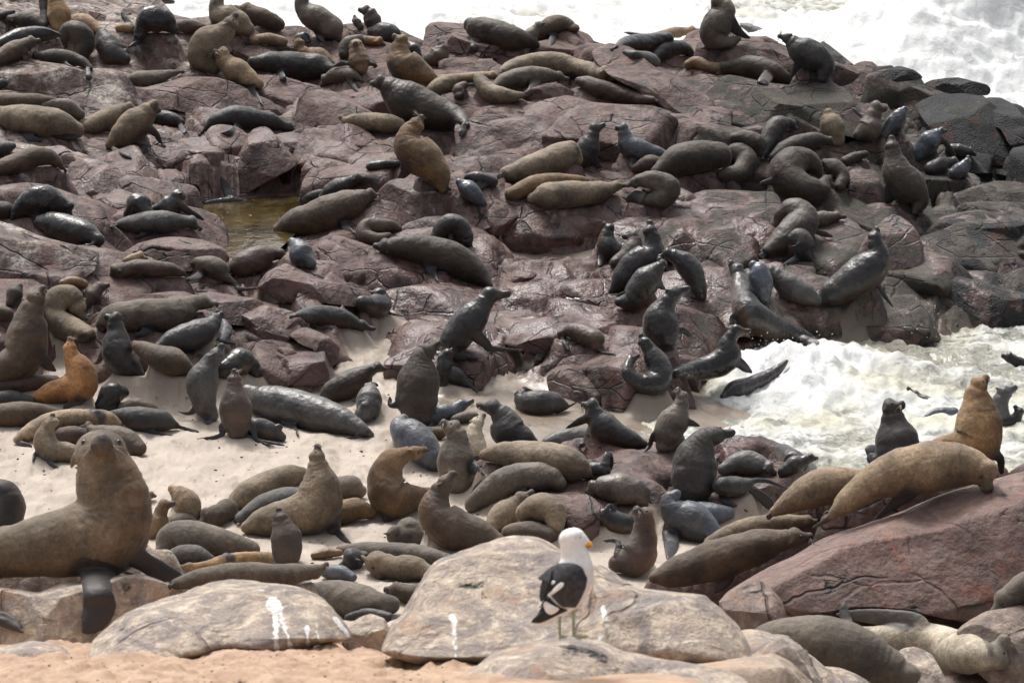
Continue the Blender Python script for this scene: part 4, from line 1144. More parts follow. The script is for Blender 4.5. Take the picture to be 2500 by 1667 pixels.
        if math.hypot(gx, gy) > .55 * pts[j][2]:
            q.insert(0, (pts[j][0] + gx * .3, pts[j][1] + gy * .3, max(q[0][2], min(.5 * pts[j][2], q[0][2] * 1.6)), 0))
        pr = []
        dprev = base
        for n_, p in enumerate(q):
            d = base - p[3] * base / FPX
            h = cast(p[0], min(p[1], 1660))
            if h is not None and h > d - 1.4:
                tgt = h - .045
                if n_:
                    lim = .5 * math.hypot(p[0] - q[n_ - 1][0], p[1] - q[n_ - 1][1]) * base / FPX
                    d = min(tgt, dprev + lim) if tgt > d else tgt
                    d = min(d, base + .35)
                elif tgt < d: d = tgt
            dprev = d
            pr.append([*at(p[0], p[1], d), max(p[2] * d / FPX, .010)])
        if len(pr) == 2: pr.insert(1, [(a + b) / 2 for a, b in zip(*pr)])
        Cf = catmull(pr, 6)
        fp, fr = Cf[:, :3], Cf[:, 3]
        tq = np.linspace(0, 1, len(fr)); fr = fr * np.sqrt(np.clip(1 - (np.clip(tq - .82, 0, 1) / .18) ** 2 * .88, .1, 1))
        Tf = np.gradient(fp, axis=0); Tf /= np.linalg.norm(Tf, axis=1)[:, None] + 1e-9
        view = fp - np.array(ORG); view /= np.linalg.norm(view, axis=1)[:, None]
        Wd = np.cross(Tf, view); Wd /= np.linalg.norm(Wd, axis=1)[:, None] + 1e-9
        Nn_ = np.cross(Tf, Wd)
        tv_ = np.linspace(0, 1, len(fp))
        thick = np.clip(fr * (.55 - .33 * tv_), vox * 1.15, None)
        if kind == 'F':
            th = np.linspace(0, 2 * np.pi, 14, endpoint=False)
            VV = fp[:, None] + Wd[:, None] * (np.cos(th)[None, :, None] * fr[:, None, None]) + Nn_[:, None] * (np.sin(th)[None, :, None] * thick[:, None, None])
            n = len(fp); F2 = []
            for i in range(n - 1):
                for jj in range(14):
                    a = i * 14 + jj; b = i * 14 + (jj + 1) % 14
                    F2.append((a, b, b + 14, a + 14))
            F2.append(tuple(range(14))[::-1]); F2.append(tuple((n - 1) * 14 + a for a in range(14)))
            addshell((VV.reshape(-1, 3), F2))
        else:
            for g in range(4):
                off = (g - 1.5) / 1.5
                ln = 1.0 - .08 * abs(off)
                pth = fp[0] + (fp - fp[0]) * ln + Wd * (off * .72 * fr * (.45 + .55 * tv_))[:, None]
                rr_ = np.clip(fr * (.42 - .16 * tv_), vox * 1.0, None)
                T3, S3, U3 = frames(pth, Nn_[0])
                addshell(shell(pth, rr_, S3, U3, 8))
        FP.append((fp, fr))
    allv = np.vstack(SV)
    org = np.array(Pn[ai, :3]); org[2] -= Pn[ai, 3]
    SEALS.append(dict(v=allv - org, f=SF, org=org, vox=vox, path=path, rad=rad, U=U_, FP=FP, nosepos=nosepos, eyes=eyepos if eyes else [], head=hd, col=PAL[colr], wet=wet, warm=warm,
                      headcol=headcol, label=label, cat=cat, name=name, group=group, whisk=whisk, Dm=Dm, R=Pn[-1, 3]))

QUEUE = []
def seal(*a, **k): QUEUE.append((a, k, {}))
def place_all():
    global BVHS
    for a, k, r in QUEUE: place_seal(r, 1, *a, **k)
    settle_ground(); clamp_sky()
    tv, tf = terrain_bvh()
    BVHS[0] = (BVHTree.FromPolygons(tv, tf), 'land')
    for a, k, r in QUEUE: place_seal(r, 2, *a, **k)

ICO = None
def icosphere():
    global ICO
    if ICO is None:
        import bmesh
        bm = bmesh.new(); bmesh.ops.create_icosphere(bm, subdivisions=2, radius=1)
        bm.verts.ensure_lookup_table()
        ICO = (np.array([v.co[:] for v in bm.verts]), [tuple(v.index for v in f.verts) for f in bm.faces]); bm.free()
    return ICO

def settle_ground():
    """raise or lower the ground a little where bodies rest on it"""
    global Zt
    if not CONTACT: return
    num = np.zeros_like(Zt); den = np.zeros_like(Zt) + 1e-6
    for X, Y, zb, r in CONTACT:
        sg = max(.12, r * .8)
        j = [int((math.log(max(Y + a * sg * 3, 5.1) / 5.0) / lu) * (NV - 1)) for a in (-1, 1)]
        i = [int(((X + a * sg * 3) / (Y + 8) + .25) / .50 * (NU - 1)) for a in (-1, 1)]
        j0, j1, i0, i1 = max(j[0], 0), min(j[1] + 2, NV), max(i[0], 0), min(i[1] + 2, NU)
        if j1 <= j0 or i1 <= i0: continue
        w = np.exp(-((Xg[j0:j1, i0:i1] - X) ** 2 + (Yg[j0:j1, i0:i1] - Y) ** 2) / (2 * sg * sg))
        d = np.clip(zb - Zt[j0:j1, i0:i1], -.45, .30)
        num[j0:j1, i0:i1] += w * d; den[j0:j1, i0:i1] += w
    Zt += num / np.maximum(den, 1.0)
    for X, Y, zb, r in LEDGES:
        R_ = r * .7 + 1.3
        j = [int((math.log(max(Y + a * R_, 5.1) / 5.0) / lu) * (NV - 1)) for a in (-1, 1)]
        i = [int(((X + a * R_) / (Y + 8) + .25) / .50 * (NU - 1)) for a in (-1, 1)]
        j0, j1, i0, i1 = max(j[0], 0), min(j[1] + 2, NV), max(i[0], 0), min(i[1] + 2, NU)
        if j1 <= j0 or i1 <= i0: continue
        ds = np.hypot(Xg[j0:j1, i0:i1] - X, Yg[j0:j1, i0:i1] - Y)
        xw, yw = Xg[j0:j1, i0:i1], Yg[j0:j1, i0:i1]
        h = zb - .015 - np.maximum(0, ds + (ridged(xw * 1.7, yw * 1.4, 3, 80) - .55) * .55 * sstep(.7 * r, .7 * r + .3, ds) - .7 * r) * 2.1
        z_ = Zt[j0:j1, i0:i1]
        up_ = h > z_ + .12
        if rocky[j0:j1, i0:i1].mean() < .45 and Y > 26 and zb - float(zbase(np.array([X]), np.array([Y]))[0]) > .3: continue
        rocky[j0:j1, i0:i1] = np.maximum(rocky[j0:j1, i0:i1], up_ * 1.0)
        Zt[j0:j1, i0:i1] = np.maximum(z_, h)

def finish_seals():
    dg = bpy.context.evaluated_depsgraph_get()
    for q in SEALS:
        me = bpy.data.meshes.new("body")
        me.from_pydata([tuple(v) for v in q['v']], [], q['f'])
        o = bpy.data.objects.new("tmp", me); COL.objects.link(o)
        m = o.modifiers.new("r", 'REMESH'); m.mode = 'VOXEL'; m.voxel_size = q['vox']; m.adaptivity = 0
        m = o.modifiers.new("s", 'SMOOTH'); m.factor = .5; m.iterations = 4 if q['R'] < 7 * q['vox'] else 11
        q['o'] = o
    dg.update()
    dg = bpy.context.evaluated_depsgraph_get()
    for q in SEALS:
        o = q['o']
        em = bpy.data.meshes.new_from_object(o.evaluated_get(dg), preserve_all_data_layers=False, depsgraph=dg)
        n = len(em.vertices)
        co = np.empty(n * 3); em.vertices.foreach_get("co", co); co = co.reshape(-1, 3)
        qf = np.empty(len(em.loops), np.int32); em.loops.foreach_get("vertex_index", qf)
        lt = np.empty(len(em.polygons), np.int32); em.polygons.foreach_get("loop_total", lt)
        W = co + q['org']
        path, U_ = q['path'], q['U']
        d2 = ((W[:, None] - path[None]) ** 2).sum(-1)
        ni = d2.argmin(1)
        along = ni / max(len(path) - 1, 1)
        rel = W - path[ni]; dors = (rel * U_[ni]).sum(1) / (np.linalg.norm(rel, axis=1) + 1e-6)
        bd = np.sqrt(d2.min(1)) / q['rad'][ni]
        flip = np.zeros(n)
        for fp, fr in q['FP']:
            df = np.sqrt(((W[:, None] - fp[None]) ** 2).sum(-1)); j = df.argmin(1)
            tpar = j / (len(fp) - 1)
            near_ = sstep(1.7, 1.1, df.min(1) / (fr[j] + q['vox']))
            flip = np.maximum(flip, near_ * (sstep(.02, .35, tpar) if q['Dm'] > 21 else sstep(.0, .30, tpar)))
        if q['head'] is not None:
            H, ax_, up, sd, R, L = q['head']
            t = ((W - H) @ ax_) / L
            r_ = np.linalg.norm(W - H - ((W - H) @ ax_)[:, None] * ax_, axis=1) / R
            inh = (r_ < 1.3) & (t > -.6) & (t < 1.25)
            s_ = (W - H) @ sd / R; u_ = (W - H) @ up / R
            mask = np.where(inh, .55 * sstep(.50, .80, t), 0)
            mask = np.maximum(mask, np.where(inh, sstep(.90, .97, t) * sstep(.30, .12, np.abs(s_)) * sstep(-.35, -.15, u_), 0))
            mo = np.where(inh & (t > .55), np.exp(-((u_ + .30) / .07) ** 2) * .8, 0)
            mask = np.maximum(mask, mo)
            if q['headcol'] is not None: mask = np.maximum(mask, np.where(inh, q['headcol'] * sstep(-.35, .1, t), 0))
            for e in q['eyes']:
                mask = np.maximum(mask, .75 * np.exp(-(((W - e) ** 2).sum(1)) / (.24 * R) ** 2))
            flip = np.maximum(flip, np.clip(mask, 0, 1))
            along = np.where(inh & (t > -.2), 1.0, along)
        if q['eyes'] and q['R'] > 1.6 * q['vox']:
            iv, fi = icosphere()
            n0 = n
            starts = list(np.concatenate([[0], np.cumsum(lt)[:-1]]))
            faces = [tuple(qf[a:a + b]) for a, b in zip(starts, lt)]
            nf = len(faces); vs = [co]
            er = max(.115 * q['R'], q['vox'] * .6)
            for e in q['eyes']:
                vs.append(iv * er + (e - q['org'])); faces += [tuple(a + n0 for a in f) for f in fi]; n0 += len(iv)
            allc = np.vstack(vs)
            me = bpy.data.meshes.new("body"); me.from_pydata(allc.tolist(), [], faces)
            me.materials.append(COAT); me.materials.append(EYE)
            mi = np.zeros(len(faces), np.int32); mi[nf:] = 1
            me.polygons.foreach_set("material_index", mi)
            ex = n0 - n
            flip = np.concatenate([flip, np.ones(ex)]); along = np.concatenate([along, np.ones(ex)]); dors = np.concatenate([dors, np.zeros(ex)])
            bpy.data.meshes.remove(em)
        else:
            me = em; me.materials.clear(); me.materials.append(COAT)
        me.polygons.foreach_set("use_smooth", [True] * len(me.polygons))
        # muscle, fat folds and neck wrinkles
        me.update()
        nn = len(me.vertices)
        vn = np.empty(nn * 3); me.vertices.foreach_get("normal", vn); vn = vn.reshape(-1, 3)
        cc = np.empty(nn * 3); me.vertices.foreach_get("co", cc); cc = cc.reshape(-1, 3)
        Rm = float(np.median(q['rad'])); rsd = int(abs(q['org'][0] * 977 + q['org'][1] * 131)) % 97
        cw_ = cc + q['org']
        lim_ = 1 - np.clip(flip * 1.3, 0, 1)
        dsp = fbm3(cw_ * (1.0 / max(Rm, .06)), 3, rsd) * .24 * Rm
        sarc = np.concatenate([along[:n] * len(path) / 7.0, np.zeros(nn - n)])
        wr = np.sin(sarc * 17 + fbm3(cw_ * 9, 2, rsd + 3) * 9)
        wmask = sstep(.50, .68, along) * sstep(1.0, .93, along) * sstep(-.05, .12, fbm3(cw_ * 3, 2, rsd + 9) + .04)
        dsp = dsp + wr * wmask * .009 * Rm * (1.2 - .5 * q['wet'])
        dsp = dsp + fbm3(cw_ * 16, 2, rsd + 5) * .03 * Rm * (1 - .7 * q['wet'])
        if q['head'] is not None:
            hdm = sstep(1.25, .8, np.linalg.norm(cw_ - q['head'][0], axis=1) / q['R'])
            lim_ = lim_ * (1 - .65 * hdm)
        cc = cc + vn * (dsp * lim_ * (.45 if q['headcol'] is not None else 1))[:, None]
        me.vertices.foreach_set("co", cc.ravel()); me.update()
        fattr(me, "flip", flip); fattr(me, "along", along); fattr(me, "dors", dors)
        old = o.data
        o.modifiers.clear()
        o.data = me
        bpy.data.meshes.remove(old)
        o.name = q['name']; me.name = q['name']
        o.location = q['org']
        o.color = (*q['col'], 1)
        o['wetness'] = float(q['wet']); o['warmth'] = float(q['warm'])
        tag(o, q['label'], q['cat'], q['group'])
        if q['whisk'] and q['head'] is not None:
            H, ax_, up, sd, R, L = q['head']
            rr = np.random.RandomState(int(abs(q['org'][0] * 1000)))
            vs, fs = [], []
            for sg in (-1, 1):
                for w_ in range(7):
                    p0 = H + ax_ * L * (.74 + .03 * (w_ % 3)) + sd * sg * R * .40 - up * R * (.16 + .07 * (w_ // 3))
                    dr = sd * sg * rr.uniform(.3, 1.0) - up * rr.uniform(.1, 1.1) - ax_ * rr.uniform(-.4, .6)
                    dr /= np.linalg.norm(dr); ln = R * rr.uniform(.55, .95)
                    p1 = p0 + dr * ln * .55; p2 = p0 + dr * ln - up * ln * .2
                    pa = np.array([p0, p1, p2]); T2, S2, U2 = frames(pa, up)
                    v_, f_ = shell(pa, np.array([.0012, .0009, .0005]) * max(q['Dm'] / 20, .7), S2, U2, 4)
                    off = len(vs); vs.extend(v_ - q['org']); fs += [tuple(a + off for a in f) for f in f_]
            mesh_obj("whiskers", vs, fs, WHISK, parent=o)
S = seal
# tile, mode, colour, wetness, spine from tail to head (x y radius [towards the viewer]; N = nose), flippers, label
# ---- back row, upper left
S("A1","S","y",.15,"525 215 90;525 130 105;500 30 75;480 -60 50","","golden tan seal sitting upright with its back turned at the top left edge",warm=.2)
S("A1","L","t",.1,"880 270 35;770 205 68;670 195 62;630 230 40","","pale tan seal lying just right of the golden upright one at upper left")
S("A1","L","d",.3,"370 230 45;280 195 72;180 175 62;90 185 45;N 15 200","F 75 230 22;62 290 20;70 345 15","dark brown seal leaning left on one flipper near the top left corner")
S("A1","L","g",.8,"510 310 25;370 310 65;200 325 72;60 375 65;-40 410 50","F 260 285 22;380 272 25;510 292 8","sleek blue black seal lying flat with flipper along its side near the top left corner")
S("A1","L","b",.3,"-80 560 60;60 490 80;180 430 75;280 375 50;N 360 350","F 250 500 22;205 540 28","brown seal at the left edge with its snout raised above the white stained rock")
S("A1","S","d",.4,"690 520 60;750 410 95;710 310 98;620 275 85;560 350 55;N 590 435","","stooping dark brown seal bending to nuzzle its belly at upper left")
S("A1","L","d",.25,"805 605 22;710 545 50;570 520 70;430 510 60;325 500 42;N 275 515","H 780 595 25;785 670 32;800 720 36","long dark brown seal lying on the white stained rock with its hind flipper hanging down")
S("A1","L","k",.5,"1110 525 50;1010 485 95;950 390 92;915 320 60","H 1120 500 18;1115 430 25","black brown seal rolled on its back left of the rounded pink rock",warm=.6)
S("A1","S","k",.95,"1540 255 50;1460 190 108;1340 180 118;1260 250 75;1235 330 48;N 1200 385","F 1480 190 20;1530 280 22;1650 302 6|F 1290 310 22;1230 370 24;1130 430 10","big glossy black seal hunched over on the rounded pink rock at upper left")
S("A1","L","b",.3,"1560 240 50;1660 245 68;1790 265 55;1860 300 28","","brown seal lying behind the hunched glossy black one")
S("A1","L","y",.3,"1060 255 35;1150 255 45;1225 270 30","F 1180 250 25;1110 160 32;1080 100 12","half hidden ginger seal with a raised dark flipper, left of the hunched glossy black one")
S("A1","S","o",.3,"2200 260 70;2120 210 110;1990 150 120;1930 70 80;1945 -15 52;N 2000 -60","F 1960 220 50;1930 300 40;1830 345 10","grey brown seal with its head cut by the top edge, left of the open water",warm=.3)
S("A1","L","b",.1,"2470 220 60;2320 155 85;2190 105 72;N 2075 55","","plain brown seal lying against the white surf at the top, its snout to the left")
S("A1","S","o",.15,"1900 610 60;1800 520 128;1850 400 145;1980 300 110;2055 215 70;N 2120 120","","tall olive brown seal with its back to us stretching its neck, on the cracked slab",warm=.4)
S("A1","S","t",.2,"2290 750 60;2200 700 95;2090 620 108;2010 555 88;1975 485 66;N 1935 465 30","F 2130 740 50;2240 830 52;2345 940 18","light tan seal turning its face to us beside the tall olive brown one",warm=.6,whisk=True)
S("A1","L","t",.1,"2520 370 40;2400 350 50;2270 355 46;N 2160 388","","small sandy seal dozing with chin on the rock near the top",cat="seal")
S("A1","L","u",.2,"1600 640 15;1480 670 42;1330 708 72;1210 710 66;1150 705 38","","smooth spindle shaped olive grey seal lying alone on the left end of the cracked slab",warm=.3)
S("A1","L","o",.1,"735 1140 55;850 1110 85;980 1040 80;1080 985 60;1150 965 52;N 1218 968","","tan seal resting its chin on a reddish pup, left of the cracked slab")
S("A1","L","n",.4,"1000 1145 32;1080 1080 48;1150 1030 44;1210 990 28","","small rust brown pup squeezed between two tan seals at left",cat="seal pup",name="seal_pup")
S("A1","S","o",.15,"985 1285 50;1100 1190 118;1230 1080 128;1320 985 92;1360 945 58;N 1428 985","F 1385 1190 35;1420 1250 25;1455 1298 8|H 990 1310 30;1080 1370 32;1180 1415 34","olive brown seal with its back to us, white scars on its side, hind flippers splayed")
S("A1","L","g",.6,"1610 1090 35;1520 1060 58;1420 1040 55;1330 1040 45","H 1605 1110 28;1640 1190 38;1670 1262 36","black seal behind the olive scarred one with its long hind flippers trailing down the slab")
S("A1","L","b",.15,"490 905 35;340 905 65;150 910 75;-20 890 60","","dark olive seal at the left edge, farthest back of the three lying in a heap")
S("A1","L","u",.35,"705 1020 50;600 960 68;480 940 55;390 945 40","","grey brown seal curled with its head hidden behind the big brown one at left")
S("A1","L","n",.1,"420 1000 20;375 975 28;335 965 30;N 292 970","","tiny tan pup face peeking over the back of the big brown seal at left",cat="seal pup",name="seal_pup")
S("A1","L","o",.15,"665 1160 78;510 1110 128;300 1085 130;120 1050 108;0 1020 68;-90 1000 50","F 250 1180 55;280 1235 45;375 1252 12|F 470 1200 20;620 1230 25;690 1235 10","large mottled brown seal sleeping across the left edge with a pale patch on its flank")
S("A1","L","b",.2,"555 1490 20;440 1405 68;290 1400 85;120 1460 78;-20 1500 65","F 150 1495 25;60 1535 20;-20 1560 10","brown seal dozing on the pink shelf at the left edge")
S("A1","L","g",.3,"-60 1340 70;50 1320 55;115 1300 30","","grey rump poking in at the left edge above the seal on the pink shelf")
S("A1","L","k",.6,"1290 0 20;1400 5 32;1540 20 18","","wet black seal cut by the top edge near the foaming gully")
S("A1","L","k",.4,"400 210 32;395 110 36;385 0 40","","black seal standing behind the golden upright one in the corner")
S("A1","L","g",.45,"1820 1160 18;1930 1080 68;2080 1045 98;2230 1060 92;2380 1075 70;2490 1110 52;2570 1130 46;N 2658 1166","F 2150 1130 60;2060 1185 42;1955 1188 10","grey seal with a ribbed dark neck and pale shoulder, snout pointing down to the right",warm=.1)
# ---- back row, centre left
S("A2","S","u",.55,"755 340 40;700 270 110;600 190 112;490 130 98;425 60 68;430 -20 58;N 480 -80","F 540 200 36;570 300 34;635 388 14","tall grey brown seal on the skyline whose head passes the top edge, against white surf",warm=.2)
S("A2","S","d",.6,"1085 270 50;1060 200 78;1030 130 70;1000 98 46;N 925 78","","dark barking seal with its snout raised to the left against the surf")
S("A2","S","u",.4,"950 245 34;920 205 44;905 185 34;N 900 145","","small grizzled seal below the barking one's chin")
S("A2","L","g",.7,"1050 280 45;1150 290 85;1240 310 70;1270 340 40","","smooth grey rounded back just right of the barking seal")
S("A2","L","s",.9,"400 335 38;450 340 50;480 370 28","","small blue grey wet hump below the tall skyline seal")
S("A2","S","n",.3,"560 500 45;450 490 72;385 450 66;400 385 48;N 392 328","","golden brown seal sitting up behind the big black lying one",warm=.9)
S("A2","L","n",.3,"690 560 28;600 500 62;500 480 52","","rusty brown flank lying right of the golden sitting seal")
S("A2","L","k",.55,"690 625 50;570 600 108;400 590 118;230 575 108;90 555 80;-10 565 52;N -95 585","F 220 640 46;250 690 40;292 728 14","large black brown seal lying flat below the golden sitting one, nose to the left",warm=.2)
S("A2","S","n",.35,"950 600 62 -60;940 560 92;925 480 86;908 408 58;N 905 385 50","F 850 570 20;780 570 30;695 605 8|F 1030 570 25;1090 590 20;1050 612 8","brown seal facing us head on with a golden chest in the back rocks",warm=1)
S("A2","L","d",.4,"800 480 48;840 400 68;930 370 58","","dark curled seal behind the one with the golden chest",)
S("A2","L","n",.25,"970 360 35;1040 368 45;1110 372 42;N 1168 395","","ginger seal lying behind the golden chested one, face to the right")
S("A2","S","n",.35,"1635 725 28;1560 690 80;1430 620 128;1320 560 132;1295 450 92;1310 370 62;N 1238 302","F 1270 660 50;1300 720 40","tall ginger brown seal howling with its nose up beside the rusty puddle",warm=.8)
S("A2","L","k",.8,"1385 395 28;1430 440 52;1475 490 22","","wet black back behind the howling ginger seal")
S("A2","S","b",.5,"1560 530 60;1640 500 92;1672 430 66;1665 395 38;N 1645 365","","dark brown seal seen from behind, sitting against the surf left of the lying skyline seal")
S("A2","L","u",.3,"935 700 28;860 665 60;750 670 68;645 708 48;N 582 765","F 850 720 30;890 770 25;945 828 6","small charcoal pup sliding nose down over the rock beside the huge bull's snout",cat="seal pup",name="seal_pup")
S("A2","S","d",.55,"1900 1115 30;1800 1050 105;1610 1010 162;1440 950 178;1300 860 155;1200 780 106;1130 738 66;N 1028 738","H 1870 1120 35;1855 1180 42;1830 1222 30","huge dark bull heaving itself up the slab, grizzled neck and nose to the left",warm=.1,anchor=(1600,1180),whisk=True)
S("A2","L","o",.1,"1290 1110 55;1180 1100 82;1020 1095 80;890 1080 62;830 1085 46;N 762 1028","","olive tan seal lying below the huge bull with its nose tipped up to the left")
S("A2","S","n",.25,"1685 1680 45;1640 1560 118;1530 1430 168;1400 1310 146;1385 1200 112;1450 1110 66;N 1515 1028","F 1360 1450 55;1340 1540 50;1270 1590 14|H 1690 1680 30;1765 1692 14","gold flecked brown seal sitting on the pale topped boulder with its nose in the air",warm=.7,anchor=(1680,1720),whisk=True)
S("A2","L","o",.2,"1510 870 28;1620 800 76;1730 740 72;1800 705 42","","olive seal with a speckled rump lying right of the huge bull")
S("A2","L","t",.1,"1640 700 28;1830 690 34;1980 685 38;2120 668 34;N 2205 682","","slim tan seal stretched flat behind the rusty puddle")
S("A2","L","m",.4,"1870 760 35;1830 800 56;1830 850 44;N 1845 908","","dark pup hanging its head straight down over the rock right of the huge bull",cat="seal pup",name="seal_pup")
S("A2","L","o",.3,"2380 850 28;2240 860 68;2110 830 76;2045 765 70;2000 700 48","F 2070 735 20;2000 765 26;1895 745 6","olive brown seal on its side scratching with a dark flipper beside the head hanging pup")
S("A3","L","t",.1,"65 300 26;38 262 40;N 85 275","","small tan face resting on the back of the lying skyline seal",cat="seal pup",name="seal_pup")
S("A2","L","d",.3,"2470 380 55;2290 345 108;2130 295 112;1990 255 95;1930 225 62","F 1970 340 50;1960 430 42;1880 485 14","dark brown seal lying along the dark grey skyline rock, smooth rump to the left",warm=.5)
S("A3","S","u",.4,"150 470 45;160 385 68;220 290 56;268 228 34;N 330 205","F 150 480 28;110 515 12","slim dark seal reaching up between two others on the skyline rock")
S("A3","L","b",.15,"235 350 36;290 290 76;400 232 80;510 218 68;585 258 48;N 600 328","F 410 300 36;380 390 30;345 472 10","brown seal draped over the mottled skyline rock, head drooping on the right",anchor=(520,290))
S("A3","L","o",.2,"-60 640 28;60 600 72;230 562 88;430 570 98;620 610 78;760 630 66;850 648 54;N 965 682","","long olive brown seal stretched asleep below the mottled skyline rock, nose right",whisk=True)
S("A3","L","u",.25,"-140 790 28;-20 720 70;130 690 82;260 685 82;370 680 62;450 685 44;N 550 700","F 230 770 46;180 840 35;75 882 10","grey olive seal with an orange armpit asleep on the pink slab",warm=.9)
S("A3","L","m",.35,"1290 890 30;1130 870 52;950 830 72;800 790 78;700 745 62;635 725 38","F 950 900 14;1110 908 10","dark reddish brown seal lying head left on the wide streaked slab")
S("A3","L","k",.85,"960 420 20;1060 385 58;1200 390 80;1320 370 70;1420 345 55","F 1210 330 28;1120 305 24;1025 290 10","black seal rolled on its side with one flipper raised on the skyline")
S("A3","L","n",.2,"1310 330 36;1430 320 60;1550 305 62;1640 282 44;N 1702 265","","ginger brown seal behind the flipper raising one on the skyline")
S("A3","L","k",.45,"1300 520 45;1380 460 80;1500 430 64;1590 445 48;1640 495 34","","dark furry seal curled nose down in front of the ginger skyline one")
S("A3","L","v",.5,"1050 465 18;1150 500 45;1260 530 56;1320 560 36","","small grey seal lying in the dip below the flipper raising black seal")
S("A3","S","u",.4,"2050 350 30;1950 385 66;1830 330 112;1860 220 125;1930 100 105;1880 25 70;N 1820 140","F 1990 210 60;2060 290 45;2165 348 16|H 1940 420 28;1810 432 24;1705 438 10","big grey brown seal preening its chest on top of the skyline rock",warm=.2,whisk=True)
S("A3","L","v",.3,"2080 230 14;2180 270 40;2290 315 46;2420 345 36","H 2160 222 14;2060 210 8","pale grey seal lying flat behind the preening one")
S("A3","L","n",.3,"1900 615 46;1780 600 48;1680 560 52;1610 580 42","","seal with a golden fringe of fur lying left of the big draped dark seal",warm=1)
S("A3","L","d",.4,"2460 690 55;2340 645 98;2200 600 92;2050 592 76;1940 605 56;N 1850 670","F 2270 745 58;2255 850 58;2315 968 16","dark brown seal draped over the crusted rock with its long flipper hanging down",warm=.6)
S("A3","S","g",.6,"650 1440 75;700 1350 102;742 1240 80;768 1150 52;N 868 1094","F 745 1400 50;790 1470 38;845 1492 12","grey seal sitting nose to nose, the left one of the facing pair")
S("A3","S","s",.75,"1430 1390 26;1330 1370 66;1190 1345 96;1080 1300 92;1040 1200 68;1028 1145 50;N 968 1128","F 1130 1400 45;1100 1500 24","pale wet grey seal sitting nose to nose, the right one of the facing pair")
S("A3","L","o",.2,"-20 1550 60;150 1520 100;330 1460 122;480 1390 115;560 1345 82;600 1420 66","","olive furred seal with a light patch of peeling fur, left of the facing pair",warm=.2)
S("A3","L","d",.25,"1330 1530 60;1500 1440 128;1700 1395 136;1880 1385 110","","long dark grizzled seal lying with its head tucked under the next at right of centre",warm=.3)
S("A3","L","d",.3,"1900 1570 55;2060 1545 84;2130 1430 88;2040 1350 76;1950 1400 52","F 1980 1465 26;1885 1512 12","dark seal curled in a ring at the end of the long grizzled one")
S("A3","L","m",.2,"1140 1500 38;1260 1460 72;1370 1450 48","","reddish brown rump in front of the pale wet grey seal")
S("A3","L","d",.3,"2010 1230 40;2120 1235 72;2220 1285 76;2240 1360 40","","olive black seal resting below the crusted rock with face down")
S("A4","L","k",.5,"20 1370 36;60 1250 76;130 1130 82;220 1098 56;265 1112 42;N 325 1150","","black seal bent backwards in a bow under the crusted rock")
# ---- upper right
S("A4","S","g",.6,"545 690 50;560 580 96;460 500 126;340 440 112;265 375 74;228 345 46;N 135 322","F 345 520 50;310 600 38;265 692 18|H 600 490 36;560 450 14|H 370 640 16;400 580 26","slate grey seal sitting high on the ridge, scratching, snout to the left against the spray",whisk=True)
S("A4","S","u",.45,"860 1200 50;950 1150 112;982 1050 86;1018 965 64;N 1122 958","H 885 1030 30;790 955 16","grey brown seal sitting up and looking right, under the tawny rock",warm=.7)
S("A4","S","s",.95,"1090 1190 60;1180 1100 82;1240 1010 56;1268 975 32","F 1195 1130 22;1215 1215 10","smooth blue grey seal leaning away beside the one that looks right")
S("A4","S","o",.2,"665 1245 70;632 1150 106;600 1060 82;590 1012 46","","olive brown seal seen from behind with its head hidden, above the patterned one",warm=.3)
S("A4","L","d",.35,"100 1400 36;220 1325 78;360 1275 76;500 1245 58;595 1258 42;N 662 1288","","dark patterned seal lying with an orange snout to the right")
S("A4","L","d",.3,"570 1610 50;500 1700 100;350 1690 135;225 1580 145;255 1460 138;370 1425 105;455 1480 78;490 1540 50","F -10 1640 25;80 1600 22","large furry brown seal curled into a tight ring at right",warm=.3)
S("A4","L","d",.3,"560 1450 36;640 1490 72;720 1570 58;690 1660 46","","dark brown seal pressed behind the tightly curled one")
S("A4","S","d",.5,"1360 1895 28;1400 1800 86;1330 1690 156;1220 1560 138;1185 1430 100;1160 1310 60;N 1150 1202","F 1150 1680 62;1140 1780 56;1150 1812 30","large dark seal stretching its neck straight up beside the rough round red rock",warm=.1,anchor=(1370,1920))
S("A4","S","s",.95,"1390 1375 66;1480 1275 92;1560 1195 60;1600 1168 34;N 1650 1160","F 1640 1280 28;1700 1360 24;1730 1402 8","shiny blue grey seal climbing near the mussel covered boulder")
S("A4","L","g",.8,"1680 1335 48;1770 1340 58;1845 1352 40;N 1918 1372","","wet grey seal lying in front of the mussel covered boulder, nose right")
S("A4","L","g",.7,"1500 1505 56;1600 1465 66;1700 1442 44;N 1782 1462","","dark wet seal lying below the shiny blue grey climber")
S("A4","S","s",.9,"1715 1545 56;1785 1500 66;1828 1440 38;N 1832 1380","","small blue wet seal with its chin up at the far right of the group")
S("A4","L","d",.35,"740 1440 46;830 1400 44;925 1370 26","","thin dark brown seal slipping between rocks left of the neck stretching one")
